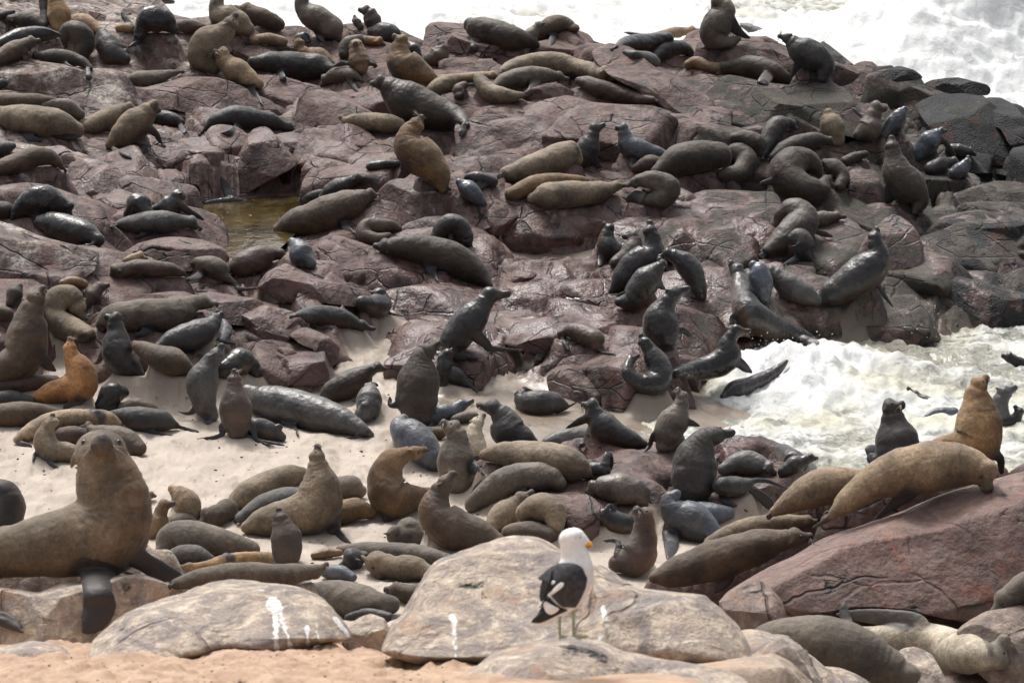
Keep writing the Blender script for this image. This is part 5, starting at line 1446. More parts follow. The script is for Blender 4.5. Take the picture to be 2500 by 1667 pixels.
# ---- left, around the pool
S("B1","S","k",.95,"110 450 26;200 350 88;320 290 126;450 300 128;555 330 86;598 345 58;N 634 432","F 350 440 38;300 500 24","massive glossy black seal bowing its head with back arched at the left edge",whisk=True)
S("B1","L","k",.85,"868 640 62;760 590 106;600 540 112;460 495 96;370 480 58","F 490 570 45;520 690 52;582 822 16|H 800 690 14;740 688 10","sleek black seal lying on the stained basin rim with one flipper hanging down")
S("B1","L","d",.3,"-40 380 80;70 380 70;130 385 35","","dull dark brown flank at the left edge behind the bowing black seal")
S("B1","L","k",.9,"1150 410 50;1230 330 104;1290 400 76","","round black wet back at the left end of the tide pool")
S("B1","S","g",.85,"1400 370 46;1500 340 92;1570 290 78;1590 250 66;N 1562 335","F 1680 390 38;1760 430 28;1825 472 10","wet dark seal with its head bowed at the edge of the tide pool")
S("B1","L","v",.35,"1040 510 32;1150 500 68;1290 490 96;1450 480 90;1570 480 72;1690 482 56;N 1806 545","F 1330 550 45;1260 600 24;1178 632 8","grey streaked seal asleep on the broad rock beside the pool, head right",warm=.6,whisk=True)
S("B1","L","g",.95,"2230 315 16;2100 295 36;1960 305 36;1830 325 30","F 2050 285 45;2010 170 40;1960 65 12|H 1770 335 32;1752 230 42;1730 130 44","seal rolling in the tide pool with a fore and a hind flipper stuck straight up",afloat=True)
S("B1","L","t",.1,"1120 830 28;1180 800 38;1245 792 46;N 1308 802","","small tan head resting behind the tan faced brown pup",cat="seal pup",name="seal_pup")
S("B1","L","m",.35,"1615 935 34;1500 905 62;1350 900 74;1200 892 68;1045 915 64;N 952 990","F 1300 960 20;1480 968 10","dark brown pup with a tan cheek asleep left of the flat face-on sleeper",warm=.9,cat="seal pup",name="seal_pup")
S("B1","L","u",.25,"1760 850 50 -80;1900 880 98 -40;1945 930 106;1890 965 82;N 1858 1046 25","F 1780 950 40;1650 1000 24;1375 1006 6|F 2080 1020 30;2150 1080 25;2410 1052 6","seal sleeping flat and face-on with both fore flippers spread wide on the mauve ledge",warm=.6,whisk=True)
S("B1","L","m",.4,"2060 890 46;2160 860 108;2290 810 108;2400 770 76;2490 772 46;N 2585 790","F 2240 760 34;2275 860 40;2262 965 14","reddish brown seal on its side with a grey flipper folded over it, near the pool",warm=.9)
S("B2","L","s",.7,"505 850 50;430 780 100;385 700 74;345 660 42","F 410 800 34;432 885 18","smooth grey hump backed seal bent over behind the angular cracked block")
S("B1","S","b",.25,"-30 1850 80;70 1780 140;210 1670 185;255 1450 165;270 1300 128;318 1170 82;N 392 1038","F 380 1700 60;430 1760 50;505 1812 18","large dark brown bull sitting bolt upright at the left edge, nose to the sky",warm=.3,whisk=True)
S("B1","S","o",.1,"790 1480 60;640 1440 118;480 1330 104;500 1180 108;620 1150 108;690 1240 76;N 737 1372","H 770 1520 36;700 1545 20","olive tan seal doubled over grooming its own hip behind the upright bull",warm=.7,whisk=True)
S("B1","L","d",.2,"90 1200 38;130 1120 72;170 1060 36","","small dark seal behind the upright bull's neck at the left edge")
S("B1","L","b",.1,"-30 1300 70;60 1300 58","","brown back low at the left edge behind the upright bull")
S("B1","L","m",.3,"770 1215 38;825 1130 72;890 1062 48;N 978 1030","","reddish brown seal with its chin lifted, right behind the grooming one")
S("B1","L","n",.5,"560 1025 34;650 1010 44;745 1035 40","","wet seal with a rusty orange nape behind the grooming one",warm=1)
S("B1","L","u",.15,"905 1390 54;1000 1330 106;1200 1315 138;1420 1312 138;1600 1270 112;1720 1212 82;1790 1198 62;N 1952 1206","F 1370 1400 62;1290 1465 46;1168 1505 10|H 880 1390 40;930 1450 36","large taupe seal lying full length with its golden snout to the right, left of centre",warm=.7,whisk=True)
S("B1","S","k",.6,"1255 1840 36;1180 1785 86;1060 1700 128;1040 1560 118;1035 1440 92;1025 1350 68;N 958 1320","F 940 1600 32;880 1720 26;828 1742 8|H 1250 1790 30;1200 1665 26","furry black seal sitting and scratching in front of the large taupe one",warm=.2)
S("B1","L","g",.6,"1420 1590 46;1560 1530 104;1750 1480 114;1880 1400 82;1925 1340 52;N 1975 1282","","charcoal seal lying with its head lifted to the right behind the maroon rock",warm=.1)
S("B1","L","k",.85,"1960 1550 36;2010 1460 56;1990 1380 38","F 1960 1540 20;2040 1556 18;2105 1565 6","small black wet seal hugging the charcoal one")
S("C1","L","b",.2,"1690 290 46;1560 235 114;1400 185 96;1260 112 66;1200 80 38","","brown seal lying belly down right of the scratching furry black one")
# ---- left, on the sand
S("C1","S","r",.1,"310 550 38;420 515 86;580 475 126;720 440 142;705 300 122;640 180 82;622 110 60;N 608 2","F 680 590 60;560 645 38","bright orange seal sitting upright, nose to the sky",warm=.5,anchor=(760,650),whisk=True)
S("C1","L","m",.25,"-20 465 60;200 430 68;400 420 72;490 400 48","","dark maroon seal lying behind the orange one at left")
S("C1","L","g",.3,"-20 560 66;120 560 68;270 585 48","","dark grey flank at the left edge below the maroon lying one")
S("C1","L","b",.2,"585 695 26;450 695 70;250 695 102;60 700 98;-50 690 80","","brown seal lying at the left edge just in front of the orange one",warm=.6)
S("C1","L","k",.8,"900 610 54;1000 520 106;1100 500 50","F 940 640 40;1065 625 20","wet black seal crouched right behind the orange one")
S("C1","L","b",.3,"1090 640 38;1200 620 66;1330 650 58;1400 670 28","","smooth brown seal back between the orange one and the maroon rocks")
S("C1","L","g",.35,"1560 795 34;1450 760 86;1280 740 100;1110 720 78;1000 705 42","F 1270 830 35;1400 868 22;1550 880 6|H 1550 800 28;1680 832 20;1778 856 8","dark grey seal lying away from us with flippers fanned on the sand, left of centre")
S("C1","L","t",.25,"150 925 34;250 865 66;400 785 82;600 745 88;800 745 88;960 752 76;1060 792 42;N 1158 802","F 860 700 46;905 790 34|H 150 925 30;200 970 40;290 985 20","tan and orange seal with a dark armpit lying on the sand at left",warm=1)
S("C1","L","m",.2,"560 880 66;650 880 74;740 880 60","","plum brown back in the gap between two small seals on the sand")
S("C1","S","o",.3,"690 1060 60;590 1030 84;450 1020 106;400 920 92;430 810 74;470 765 52;N 476 695","F 470 1060 50;450 1130 34;520 1168 12|F 320 1050 26;290 1122 12","small olive seal sitting snout up on the sand, left of the near seal's head",warm=.7,cat="seal pup",name="seal_pup")
S("C1","L","b",.3,"1240 1000 62;1110 930 110;930 890 86;820 850 60;785 812 46;N 715 805","","small brown seal just behind the near seal's head, looking left",warm=.7,cat="seal pup",name="seal_pup")
S("C1","S","v",.55,"1890 710 56;1830 620 104;1800 430 138;1850 280 102;1925 170 64;N 2000 72","F 1740 650 36;1680 690 24;1572 668 8|F 1850 720 50;1850 782 42","silver grey seal sitting upright, throat ruffled, at the edge of the sand",warm=.2,whisk=True)
S("C1","L","k",.9,"2000 290 76;2130 225 108;2230 255 80;2268 320 56;N 2302 388","","glossy black seal bending down behind the silver grey one")
S("C1","S","m",.5,"2120 850 88;2100 700 148;2092 545 112;2085 440 76;2088 385 56;N 2078 290 10","F 1985 800 40;1960 890 28;1740 916 6|F 2240 800 36;2290 930 24;2450 985 6","maroon stained dark seal sitting upright facing us on the sand with muzzle raised",warm=.4,whisk=True)
S("C2","L","v",.75,"1055 880 22;940 825 66;780 752 112;560 690 146;340 630 148;150 590 136;30 560 106;-60 490 60","F 290 740 62;335 815 50;402 888 12|H 1030 870 30;930 902 20;815 912 8","long shiny grey seal stretched on the sand with its tail to the right",warm=.1)
S("C2","L","g",.8,"-110 800 56;40 820 84;160 855 70;250 900 36","F 240 800 30;165 860 30;100 885 12|H -60 900 28;100 950 18;288 980 6","black wet seal curled in front of the long shiny grey one")
S("C2","S","d",.5,"600 560 36;690 500 98;820 440 120;950 370 98;1020 315 68;1090 278 48;N 1192 292","H 680 610 24;740 615 12","dark chocolate seal with a black face looking right, beside the wet boulders")
S("C2","L","v",.6,"1040 460 46 -60;1030 540 104 -20;1020 640 116;985 690 78 20;N 985 600 55","F 990 440 22;1080 430 22;1112 455 8","round grey seal lying end-on, belly up with folded flippers, on the sand at centre",warm=.1)
S("C2","S","d",.35,"1450 690 140;1450 560 196;1462 420 182;1482 290 146;1505 190 104;1550 135 68;N 1665 48","F 1225 620 30;1210 535 22","massive dark bull sitting with its back to us, nose raised to the right, at centre",warm=.1,whisk=True)
S("C2","S","k",.95,"1680 420 50;1690 290 66;1690 200 56;1720 155 50;N 1768 275","","wet black seal bowing its head behind the massive bull")
S("C2","L","g",.8,"1955 465 12;1880 420 42;1800 365 76;1740 345 76","","slick dark seal lying to the right behind the massive bull")
S("C2","S","g",.7,"1500 700 40;1530 655 56;1560 622 50;N 1576 575 20","","young seal face peering up in front of the massive bull",cat="seal pup",name="seal_pup")
S("C2","L","s",.75,"1480 765 44;1600 720 82;1750 672 72;1840 622 50;N 1958 562","","blue grey seal reaching up to sniff the big dark one's nose at centre",whisk=True)
S("C2","L","u",.3,"1790 745 38;1870 722 46;1960 712 38","","speckled back squeezed below the two sniffing seals")
S("C2","L","s",.7,"1590 1100 96;1500 985 138;1380 885 144;1305 805 96;1330 745 46","","large blue grey hunched back on the sand left of the folded flipper bull",warm=.1)
S("C2","L","b",.2,"1510 860 48;1660 860 52","","brown sliver of back behind the large blue grey hunch")
S("C2","S","u",.3,"1830 1290 140;1800 1150 164;1795 1010 134;1800 900 106;1765 825 80;N 1680 750 15","F 1760 1110 30;1900 1140 58;2060 1230 12|H 2080 1250 40;2000 1380 54;1930 1500 30","wrinkle necked seal with its snout up and a flipper folded across, at centre",warm=.5,whisk=True)
S("C2","S","c",.3,"1985 990 84;1965 860 80;1990 775 54;N 2062 688","","pale silvery seal with a pink snout tucked between two dark ones at centre")
S("C2","S","g",.4,"2480 950 52;2390 900 104;2270 850 146;2225 730 118;2140 640 70;N 1978 598","","big charcoal seal whose nose meets the blue grey one's, at centre",warm=.2,whisk=True)
S("C3","L","o",.15,"-210 1060 46;-80 1045 86;80 1065 124;280 1095 146;480 1130 146;620 1170 120;700 1205 64","","barrel shaped olive brown seal lying across the centre, head out of sight",warm=.1)
S("C3","L","u",.35,"-310 1500 70;-160 1390 106;20 1285 126;200 1255 124;380 1265 104;450 1305 66","F 90 1380 60;170 1430 50","grizzled dark grey seal curled below the barrel shaped one",warm=.1)
S("C2","S","n",.1,"1560 1390 48;1420 1430 112;1240 1440 190;1175 1270 156;1225 1130 118;1330 1065 82;1420 1040 60;N 1555 1022","F 1230 1540 60;1180 1630 52;1150 1650 30","golden brown seal turning its head right with closed eyes, at centre front",warm=.8,anchor=(1240,1620),whisk=True)
S("C2","S","o",.1,"-60 1700 56;80 1655 124;300 1610 165;540 1540 208;590 1350 172;575 1190 124;562 1075 72;N 553 955","F 690 1640 84;730 1750 58;880 1852 12","large sand speckled tan seal sitting tall, nose straight up, at centre front",warm=.4,anchor=(500,1770),whisk=True)
S("C2","L","o",.05,"-200 1490 50;-90 1430 104;60 1360 120;200 1290 108;330 1240 90;420 1225 60","","taupe seal lying behind the sand speckled tall one",warm=.5)
S("C2","L","v",.1,"-120 1620 46;60 1530 96;260 1460 100;420 1430 80","","grey brown seal lying between the taupe one and the sand speckled tall one",warm=.2)
S("C2","L","u",.1,"760 1340 86;870 1345 96;940 1380 58","","dark patched rump just right of the sand speckled tall seal")
S("C2","L","n",.05,"740 1580 100;900 1545 96;1040 1570 54","","honey coloured back lying right of the sand speckled tall seal",warm=.6)
S("C2","S","b",.35,"2140 1840 100;1960 1770 160;1750 1700 190;1620 1560 146;1650 1410 106;1700 1315 74;N 1812 1215","","brown seal with a rusty cheek raising its snout, behind the peak of the tan boulder",warm=.9,anchor=(1750,1900),whisk=True)
S("C3","L","o",.05,"-130 1690 76;-60 1610 104;30 1530 94;120 1455 64;N 228 1365","","pale olive pup lifting its face right with closed eyes, near the gull",warm=.2,cat="seal pup",name="seal_pup",whisk=True)
S("C3","L","o",.1,"160 1570 84;280 1525 124;400 1565 112;430 1680 74","","brindled brown back right of the pale pup that lifts its face",warm=.7)
S("D3","L","b",.2,"20 255 76;200 245 88;370 275 66","","dark brown back just above the gull's rock, left of the gull's head")
# ---- wet group and surf, right of centre
S("C3","L","b",.6,"800 95 50;770 30 86;650 -25 74;540 -45 52;475 -15 38;N 442 32","F 500 60 24;545 130 24|H 845 150 12;965 165 5","small brown backed seal grooming its flipper on the flat maroon slab")
S("C3","S","k",.9,"1085 200 32;1062 330 56;1170 415 78;1320 410 110;1340 290 112;1275 150 82;1212 55 56;N 1188 -22","F 1450 430 26;1472 485 10|H 1080 260 32;1130 200 30;1180 170 14","black seal bent in a U at the surf's edge, scratching with a hind flipper")
S("C3","S","k",.9,"1500 335 46;1620 310 78;1800 275 108;1950 190 116;1968 50 82;2018 -40 52;N 2168 -52","F 2060 240 50;2120 290 40;2182 330 10","black whiskered seal standing in the surf and looking right",whisk=True,afloat=True)
S("C3","L","g",.9,"1930 545 42;2020 490 84;2150 440 72;2300 370 58;2410 295 40;2480 225 20","","slick dark seal half sunk in the surf, its neck stretched right",afloat=True)
S("C3","L","g",.6,"500 620 40;390 590 94;250 595 98;130 580 78;125 520 48;N 150 472","F 180 480 20;275 520 8|H 430 680 24;520 640 16;615 588 5","dark seal lying on the wet sand and scratching its raised head")
S("C3","S","g",.65,"1225 965 28;1110 925 74;950 865 106;840 790 120;775 700 90;748 620 64;N 648 598","F 640 760 40;560 800 24;508 826 6","wet grey seal with closed eyes sitting on the wet sand, snout left",whisk=True)
S("C3","S","u",.5,"1400 970 84;1430 850 136;1490 730 120;1535 625 80;1550 545 54;N 1512 452 10","F 1300 880 30;1260 980 24;1205 1040 8|F 1650 780 30;1715 805 8","slim taupe seal sitting upright on the wet sand with its nose to the sky",warm=.4,whisk=True)
S("C3","S","k",.4,"1650 1330 176;1660 1190 202;1680 1050 166;1755 930 124;1830 890 82;N 2028 852","F 1890 1350 50;1945 1480 40;2160 1570 10","great black maned bull sitting in profile, long pale whiskers, snout right",warm=.1,whisk=True)
S("C3","L","v",.6,"350 955 52;500 920 88;680 912 84;780 935 68;850 965 56;N 932 1010","","sleek grey lying seal with whiskered face, in front of the wet one with closed eyes",warm=.2,whisk=True)
S("C3","L","g",.7,"760 1180 60;850 1200 60","F 890 1050 38;900 1130 48;880 1225 36","dark wet seal under the sleek grey one's chin, flipper held up")
S("C3","L","u",.7,"1190 1500 56;1150 1400 114;1000 1360 124;860 1345 104;770 1345 58;N 682 1392","F 1180 1330 24;1230 1440 20;1295 1502 6|F 760 1420 34;900 1430 34;985 1568 18","wet bronze bellied seal with drooping head, left of the black maned bull",warm=.9)
S("C3","L","v",.6,"1925 1185 52;2060 1135 96;2200 1135 94;2310 1170 58;N 2400 1222","","grey seal with a tan chin lying right of the black maned bull",warm=.8)
S("C3","L","g",.7,"1900 1335 76;2030 1340 86;2130 1325 56","F 2130 1300 28;2300 1290 24;2500 1365 6|H 2150 1360 38;2270 1440 56;2380 1550 56","wet seal lying behind the black maned bull, ribbed hind flippers spread to the right")
S("D3","S","s",.7,"1880 310 36;1760 240 110;1610 150 162;1470 70 132;1420 -30 82;1470 -85 46","F 1420 250 72;1430 370 66;1400 480 30","blue grey seal hunched above its straight fore flipper, below the black maned bull")
S("D3","L","s",.6,"1650 70 84;1800 85 92;1930 75 54","","blue grey rump with ragged black fur patches beside the hunched blue grey seal")
S("D3","S","m",.35,"960 520 76;1110 480 160;1180 340 126;1195 210 104;1188 110 84;N 1145 55 35","F 960 330 30;830 320 20","brown bear faced seal looking at us over the tan boulder, right of the gull",warm=.9,whisk=True)
S("D3","L","k",.8,"820 105 64;930 160 94;1050 170 76","F 900 10 24;940 80 26","wet black seal lying just right of the deep red rock")
# wet cluster
S("B3","S","k",.8,"1000 745 62;900 725 96;880 620 76;900 540 52;N 850 478","F 840 790 42;812 880 24","black seal with its head thrown back, leftmost of the wet cluster")
S("B3","L","d",.5,"950 845 46;1050 780 66;1120 690 76;1120 615 52;N 1012 605","","dull brown seal tucked between two raised necks in the wet cluster")
S("B3","S","g",.85,"930 1090 34;1010 1005 104;1120 880 136;1275 765 118;1292 645 84;1268 562 66;N 1252 478","","tall sleek seal with its back to us and nose up in the wet cluster")
S("B3","S","k",.8,"990 1195 44;1100 1180 104;1200 1045 120;1290 945 98;1370 862 50;N 1335 795","F 1370 1060 28;1412 1082 8|H 1060 1100 16;960 1140 12","furry black seal leaning up to meet another's muzzle at the front of the wet cluster")
S("B3","S","g",.9,"1725 1145 44;1692 1055 80;1640 935 100;1560 835 92;1475 782 68;1430 762 50;N 1328 792","H 1640 1150 18;1610 1145 8","sleek black seal arching over like a bridge on the right of the wet cluster")
S("B3","S","k",.85,"1380 1500 142;1355 1380 156;1378 1265 114;1455 1132 66;N 1628 1068","H 1560 1440 38;1640 1500 24","dark wet seal with a pointed snout to the right, nearest of the wet cluster")
S("B3","S","s",.9,"2260 1150 76;2250 1030 106;2222 910 86;2185 862 38","","shiny blue seal back behind the long necked surf seal")
S("B3","S","g",.8,"2740 1545 34;2620 1505 66;2420 1440 106;2290 1390 124;2150 1290 132;2085 1150 98;2060 1010 78;2030 905 66;N 1990 832","F 2010 1330 40;1990 1400 20|H 2700 1540 38;2780 1500 24","very long grey seal stretching its golden neck up at the edge of the surf",warm=.7,whisk=True)
S("B4","S","v",.5,"480 1180 54;380 1120 106;250 1050 106;135 960 80;80 920 54;N 4 905","","grey fuzzy necked seal crawling left behind the very long one")
S("B4","S","g",.8,"510 1180 44;600 1130 106;780 1020 154;950 900 158;1030 770 108;1012 670 80;1010 620 60;N 1020 515","F 1040 1050 28;1100 1150 24;1172 1242 10","tall sleek charcoal seal sitting on the red rock above the surf, nose up",whisk=True)
S("B4","L","d",.5,"60 735 60;190 650 118;310 560 140;370 450 122;280 380 104;190 430 80;150 510 52","F 480 560 28;560 590 30;640 615 10","dark furry seal doubled over with a blue flipper sticking out right of the pink rock")
S("B4","S","k",.5,"240 640 60;330 650 114;350 745 106;410 810 42","F 320 800 38;190 860 12","ball of black fur, a seal rolled head down in front of the doubled over one")
S("B4","L","u",.3,"440 470 56;560 450 62;660 432 42;N 757 428","","brown seal with an orange brow lying to the right of the doubled over one",warm=.9)
S("B3","L","o",.2,"225 275 54;350 255 112;550 235 114;750 222 94;880 192 70;960 162 46;N 1062 140","","olive grey seal like a fat sausage lying in the middle rocks, snout to the right",warm=.1)
S("B3","L","n",.15,"30 235 56;200 165 80;350 125 70;550 112 52;690 120 36","F 330 120 24;200 190 45;55 232 12","tan brown seal with a slate flipper along its side, behind the sausage shaped one",warm=.8)
S("B3","S","u",.3,"1250 290 46;1380 265 98;1430 180 104;1310 115 84;1190 110 68;1130 132 46;N 1050 172","F 1130 260 60;1050 300 26|H 1270 280 20;1190 178 14","grizzled seal sitting doubled up and licking itself, nose touching the sausage shaped one",warm=.1)
S("B2","S","s",.95,"1830 130 36;1900 185 84;1980 255 70;2040 305 34","","blue grey wet rump right of the pale topped boulder")
S("B2","L","g",.85,"1910 90 42;2000 92 56;2120 125 54","F 2010 190 18;2100 110 30;2155 60 12","slate seal with a dark flipper raised in a V, behind the blue grey wet rump")
S("B2","L","k",.6,"620 260 44;710 205 84;830 148 70;915 98 46;N 1002 78","","dark grey seal lying up the rock at the right of the tide pool")
S("B2","L","g",.9,"380 308 10;500 265 44;600 235 46","","wet grey tail end sliding into the tide pool",afloat=True)
S("B2","L","b",.3,"225 545 54;340 500 108;520 450 142;700 395 152;850 330 124;955 275 90;1030 242 56;N 1132 238","F 820 460 52;832 545 44;905 582 16|H 200 570 28;320 628 10","massive brown bull with a golden ruffled neck lying just below the tide pool",warm=.7,whisk=True)
S("B2","L","b",.45,"1200 600 26;1080 635 56;975 590 60;1000 515 60;1120 512 64;1230 520 50;1285 538 34","F 1060 440 32;1100 490 26|H 1090 630 24;1200 602 20","small brown seal coiled up on its back next to the massive brown bull",cat="seal pup",name="seal_pup")
S("B2","S","k",.55,"1610 610 46;1700 515 82;1800 500 78;1880 600 78;1900 655 54;N 1942 712","F 1750 590 30;1755 660 20","black furry seal bent in a hoop with its face at its feet, centre")
S("B2","L","d",.35,"2105 1045 24;2030 970 78;1900 885 132;1720 805 152;1530 745 134;1370 715 108;1235 702 86;1165 700 66;N 1098 688","F 1550 805 62;1575 915 56;1642 1016 12","enormous dark brown bull lying diagonally in the very centre with a grey flipper forward",warm=.1,whisk=True)
S("B2","S","g",.7,"960 1200 62 -80;1080 1230 100 -30;1150 1205 86;1110 1125 64;N 1142 1180 35","F 1040 1280 30;1000 1332 12|F 1200 1290 20;1365 1328 5","wet grey seal with a wrinkled neck looking straight at us from the middle rocks",whisk=True)
S("B2","L","g",.5,"370 1315 22;500 1310 74;650 1320 86;800 1342 74;945 1398 44;N 1088 1430","F 790 1240 20;800 1220 10","charcoal seal lying flat on the sandy patch, snout down to the right")
S("B2","S","g",.8,"1750 1640 84;1790 1530 132;1880 1405 142;2000 1260 114;2085 1135 72;N 2292 1108","F 2060 1560 50;2120 1610 35;2400 1622 10|H 1890 1680 46;1770 1702 22|H 1960 1690 24;2080 1722 12","large wet grey seal at the centre sitting in profile, long snout to the right",whisk=True)
# ---- surf, right
S("C4","L","k",.7,"370 50 56;490 130 92;620 220 80;700 275 36","","dark shaggy back plunging into the surf below the wave washed rock",afloat=True)
S("C4","S","k",.9,"2420 300 44;2300 245 52;2200 190 46;N 2138 165","","lone dark seal swimming at the right edge",afloat=True)
S("C4","L","g",.8,"1765 612 12;1600 605 28;1450 572 42;1365 532 40;N 1298 448","","seal swimming low with its pointed head lifted to the left in the surf",afloat=True)
S("C4","L","s",.8,"1430 745 18;1540 695 46;1700 690 56","","smooth grey back breaking the surface left of the tan upright seal",afloat=True)
S("C4","S","v",.7,"2120 730 84;2120 605 82;2150 515 66;N 2278 448","","grey seal rising from the surf right behind the tan upright one, snout right",whisk=True,afloat=True)
S("C4","S","k",.8,"2150 765 56;2250 745 56;2290 680 46;N 2240 622","","black seal in the surf at the right edge with its head turned back",afloat=True)
S("C4","S","g",.85,"420 1205 80;300 1135 106;205 1055 78;140 1012 42;N 88 1070","","wet dark seal with its head bent left, rear of the pair on wet sand")
S("C4","S","g",.85,"180 1215 44;280 1150 76;370 1112 58;430 1084 42;N 507 1082","","wet dark seal with its snout to the right, front of the pair on wet sand",whisk=True)
# ---- on the red boulder
S("C4","S","k",.45,"1220 1090 184;1210 960 192;1185 835 160;1165 725 116;1150 645 88;N 1240 598 40","F 1000 1110 60;960 1040 40|H 1000 1120 50;970 1030 66;950 960 66","charcoal seal sitting upright with long white whiskers before the surf at right",D=24.2,warm=.1,whisk=True)
S("C4","S","y",.05,"1500 1000 60;1680 970 104;1890 960 205;1930 800 198;1925 650 156;1912 520 122;1930 440 80;N 2006 348","F 2110 1080 48;2130 1180 34;2135 1235 26","golden tan seal sitting tall with its nose to the sky at right",D=23.6,warm=.6,whisk=True)
S("C4","L","t",.1,"120 1560 46;250 1480 96;450 1375 144;650 1315 144;800 1285 106;910 1255 66","","pale tan seal lying behind the sleeping one, its head hidden",D=24.4,warm=.8)
S("C4","S","t",.05,"640 1575 46;760 1475 104;950 1335 155;1200 1225 200;1450 1175 214;1700 1150 196;1860 1165 165;1965 1205 128 30;N 2035 1362 75","F 1430 1260 104;1300 1390 82;1150 1520 50;975 1650 12|H 640 1590 46;540 1660 32;440 1715 10","big tan seal fast asleep on the huge dark red boulder, face hanging over the edge",D=22.0,warm=.8,neck=.3,whisk=True,anchor=(1700,1350))
S("D4","S","o",.05,"-450 340 60;-250 255 90;-50 195 90;150 165 74;300 152 58;400 145 46;N 492 142","","olive furred pup lying behind the dark snouted brown seal at right",D=24.9,warm=.2,cat="seal pup",name="seal_pup")
S("D3","S","b",.15,"1290 640 56;1400 620 106;1600 560 156;1800 500 178;2000 432 168;2200 375 146;2370 325 112;2505 300 84;N 2672 265","F 1920 620 72;1870 710 56;1800 785 14","brown seal with a dark snout asleep against the left foot of the huge red boulder",D=23.4,warm=.5,whisk=True)
# ---- foreground
S("S","S","o",.1,"-130 1362 54;0 1350 64;100 1335 76;190 1318 88;252 1305 98;277 1240 90;262 1168 78;247 1110 60 10;N 249 1066 76","F 350 1370 26;395 1395 26;468 1420 7|F 252 1335 62;238 1390 46;238 1440 37;242 1482 42;224 1520 32;202 1546 14|H -40 1495 18;20 1525 22;60 1548 12","biggest and nearest seal at lower left, sitting up with its nose pointing at us",D=17.9,warm=.9,whisk=True,vox=.009,fat=.97,neck=.2)
S("C1","S","k",.3,"-60 1660 110;70 1570 146;50 1410 126;-70 1350 80","","black brown seal curled at the left edge behind the nearest seal",warm=.3)
S("D1","S","n",.2,"1340 260 56;1390 170 82;1405 85 68;1430 15 54;N 1535 -18","","pup with a dark face in profile right of the nearest seal",warm=.8,cat="seal pup",name="seal_pup",whisk=True)
S("C1","S","t",.05,"1700 1600 96;1660 1490 120;1590 1405 84;1530 1358 38","","sandy pup seen from behind on the sand right of the dark faced pup",warm=.3,cat="seal pup",name="seal_pup")
S("D1","L","u",.1,"1500 165 54;1620 155 80;1720 185 46","","brown pup flank between the dark faced pup and the sand",cat="seal pup",name="seal_pup")
S("D1","L","b",.1,"1990 50 92 -50;1900 95 98;1830 115 80;N 1768 152 40","","round headed brown pup sleeping with its face to the left on the sand",warm=.7,cat="seal pup",name="seal_pup",whisk=True)
S("D1","L","u",.1,"1420 410 62;1500 305 124;1700 295 136;1950 345 116;2200 395 70","F 1430 450 40;1320 492 12","grey brown seal lying between the nearest seal and the pups",warm=.6)
S("D1","L","v",.05,"1440 510 38;1560 455 78;1720 455 86;1870 505 38","","light grey rounded back in front of the grey brown seal at lower left",warm=.1)
S("D1","L","y",.1,"2500 510 50;2350 480 58;2150 472 52;1950 495 48;1800 545 42;1665 555 38;N 1553 535","F 1990 480 44;1960 430 34","slim orange bellied seal on its back with a grey flipper on its chest",warm=1)
S("D1","L","u",.05,"1540 700 46;1700 665 76;1950 630 104;2200 625 106;2450 632 98;2620 602 82;2750 600 60;N 2875 505","","long taupe seal stretched behind the long grey and cream boulder, snout raised right",warm=.2,whisk=True)
S("D2","S","m",.35,"290 430 124;280 300 128;250 185 92;232 115 58;N 215 35","","dark maroon seal seen from behind, nose up, on the sand at lower centre",warm=.4)
S("D2","L","u",.1,"1360 240 112 -60;1385 280 106 -30;1240 270 80;N 1300 310 40","","grey pup with its chin on another seal's back, facing us",warm=.4,cat="seal pup",name="seal_pup",whisk=True)
S("D2","L","u",.2,"750 400 36;950 410 72;1200 430 88;1450 450 88;1700 490 56","","long dark olive seal lying under the grey pup's chin",warm=.1)
S("D2","S","k",.4,"960 460 54;870 480 98;N 740 555","","dark round head nuzzling left beside the tan faced pup",warm=.3,eyes=False)
S("D2","L","n",.6,"530 450 32;640 430 42;750 425 30","F 600 420 18;520 470 14","wet tangle of rusty fur and black flippers below the maroon seal",warm=1)
S("D2","L","o",.05,"1520 590 62;1390 560 108;1230 555 106;1085 510 104;N 1115 645 55","","tan faced pup with a drowsy look, half turned to us, left of the tan boulder",warm=.6,cat="seal pup",name="seal_pup",whisk=True)
S("D2","L","s",.7,"1230 485 28;1400 482 36;1520 495 20","","sliver of slate blue back behind the tan faced pup")
S("D2","L","u",.05,"530 730 40;680 780 116;860 845 146;1050 885 128;1200 880 76","","big taupe flank between the two large foreground boulders",warm=.1)
S("D2","L","b",.1,"1420 790 86;1330 775 84;1240 755 66;N 1136 735","","brown snout with long whiskers poking from behind the tan boulder",warm=.4,whisk=True)
S("D2","L","k",.5,"820 990 28;1000 958 46;1180 985 36","","black flipper edge curved low between the foreground boulders")
S("D2","L","s",.5,"640 590 56;760 600 60;860 640 40","","slate blue body low behind the big taupe flank")
S("D4","S","c",.1,"780 1150 84;960 1180 110;1180 1190 140;1420 1210 178;1660 1275 180;1860 1320 160;2030 1340 120;N 2172 1160 10","F 1350 1050 100;1120 1000 84;860 975 62;640 965 24|F 720 940 52;730 850 12","cream bellied seal sleeping on its back in the lower right, dark flippers over its chest",D=20.6,warm=0,roll=3.14,headcol=.72,whisk=True)
S("D4","S","u",.1,"-100 1330 56;60 1240 190;350 1225 262;650 1275 252;900 1345 222;1090 1430 192;1220 1510 150;N 1265 1680 30","","fat brown seal asleep at the bottom edge in the lower right corner, head down",D=18.3,warm=.4,vox=.010)
S("D4","S","u",.2,"2480 690 140;2300 740 138;2140 850 104;N 1990 965 30","","sleepy grizzled pup with a tan muzzle resting at the right edge",D=20.2,warm=.9,cat="seal pup",name="seal_pup",whisk=True)
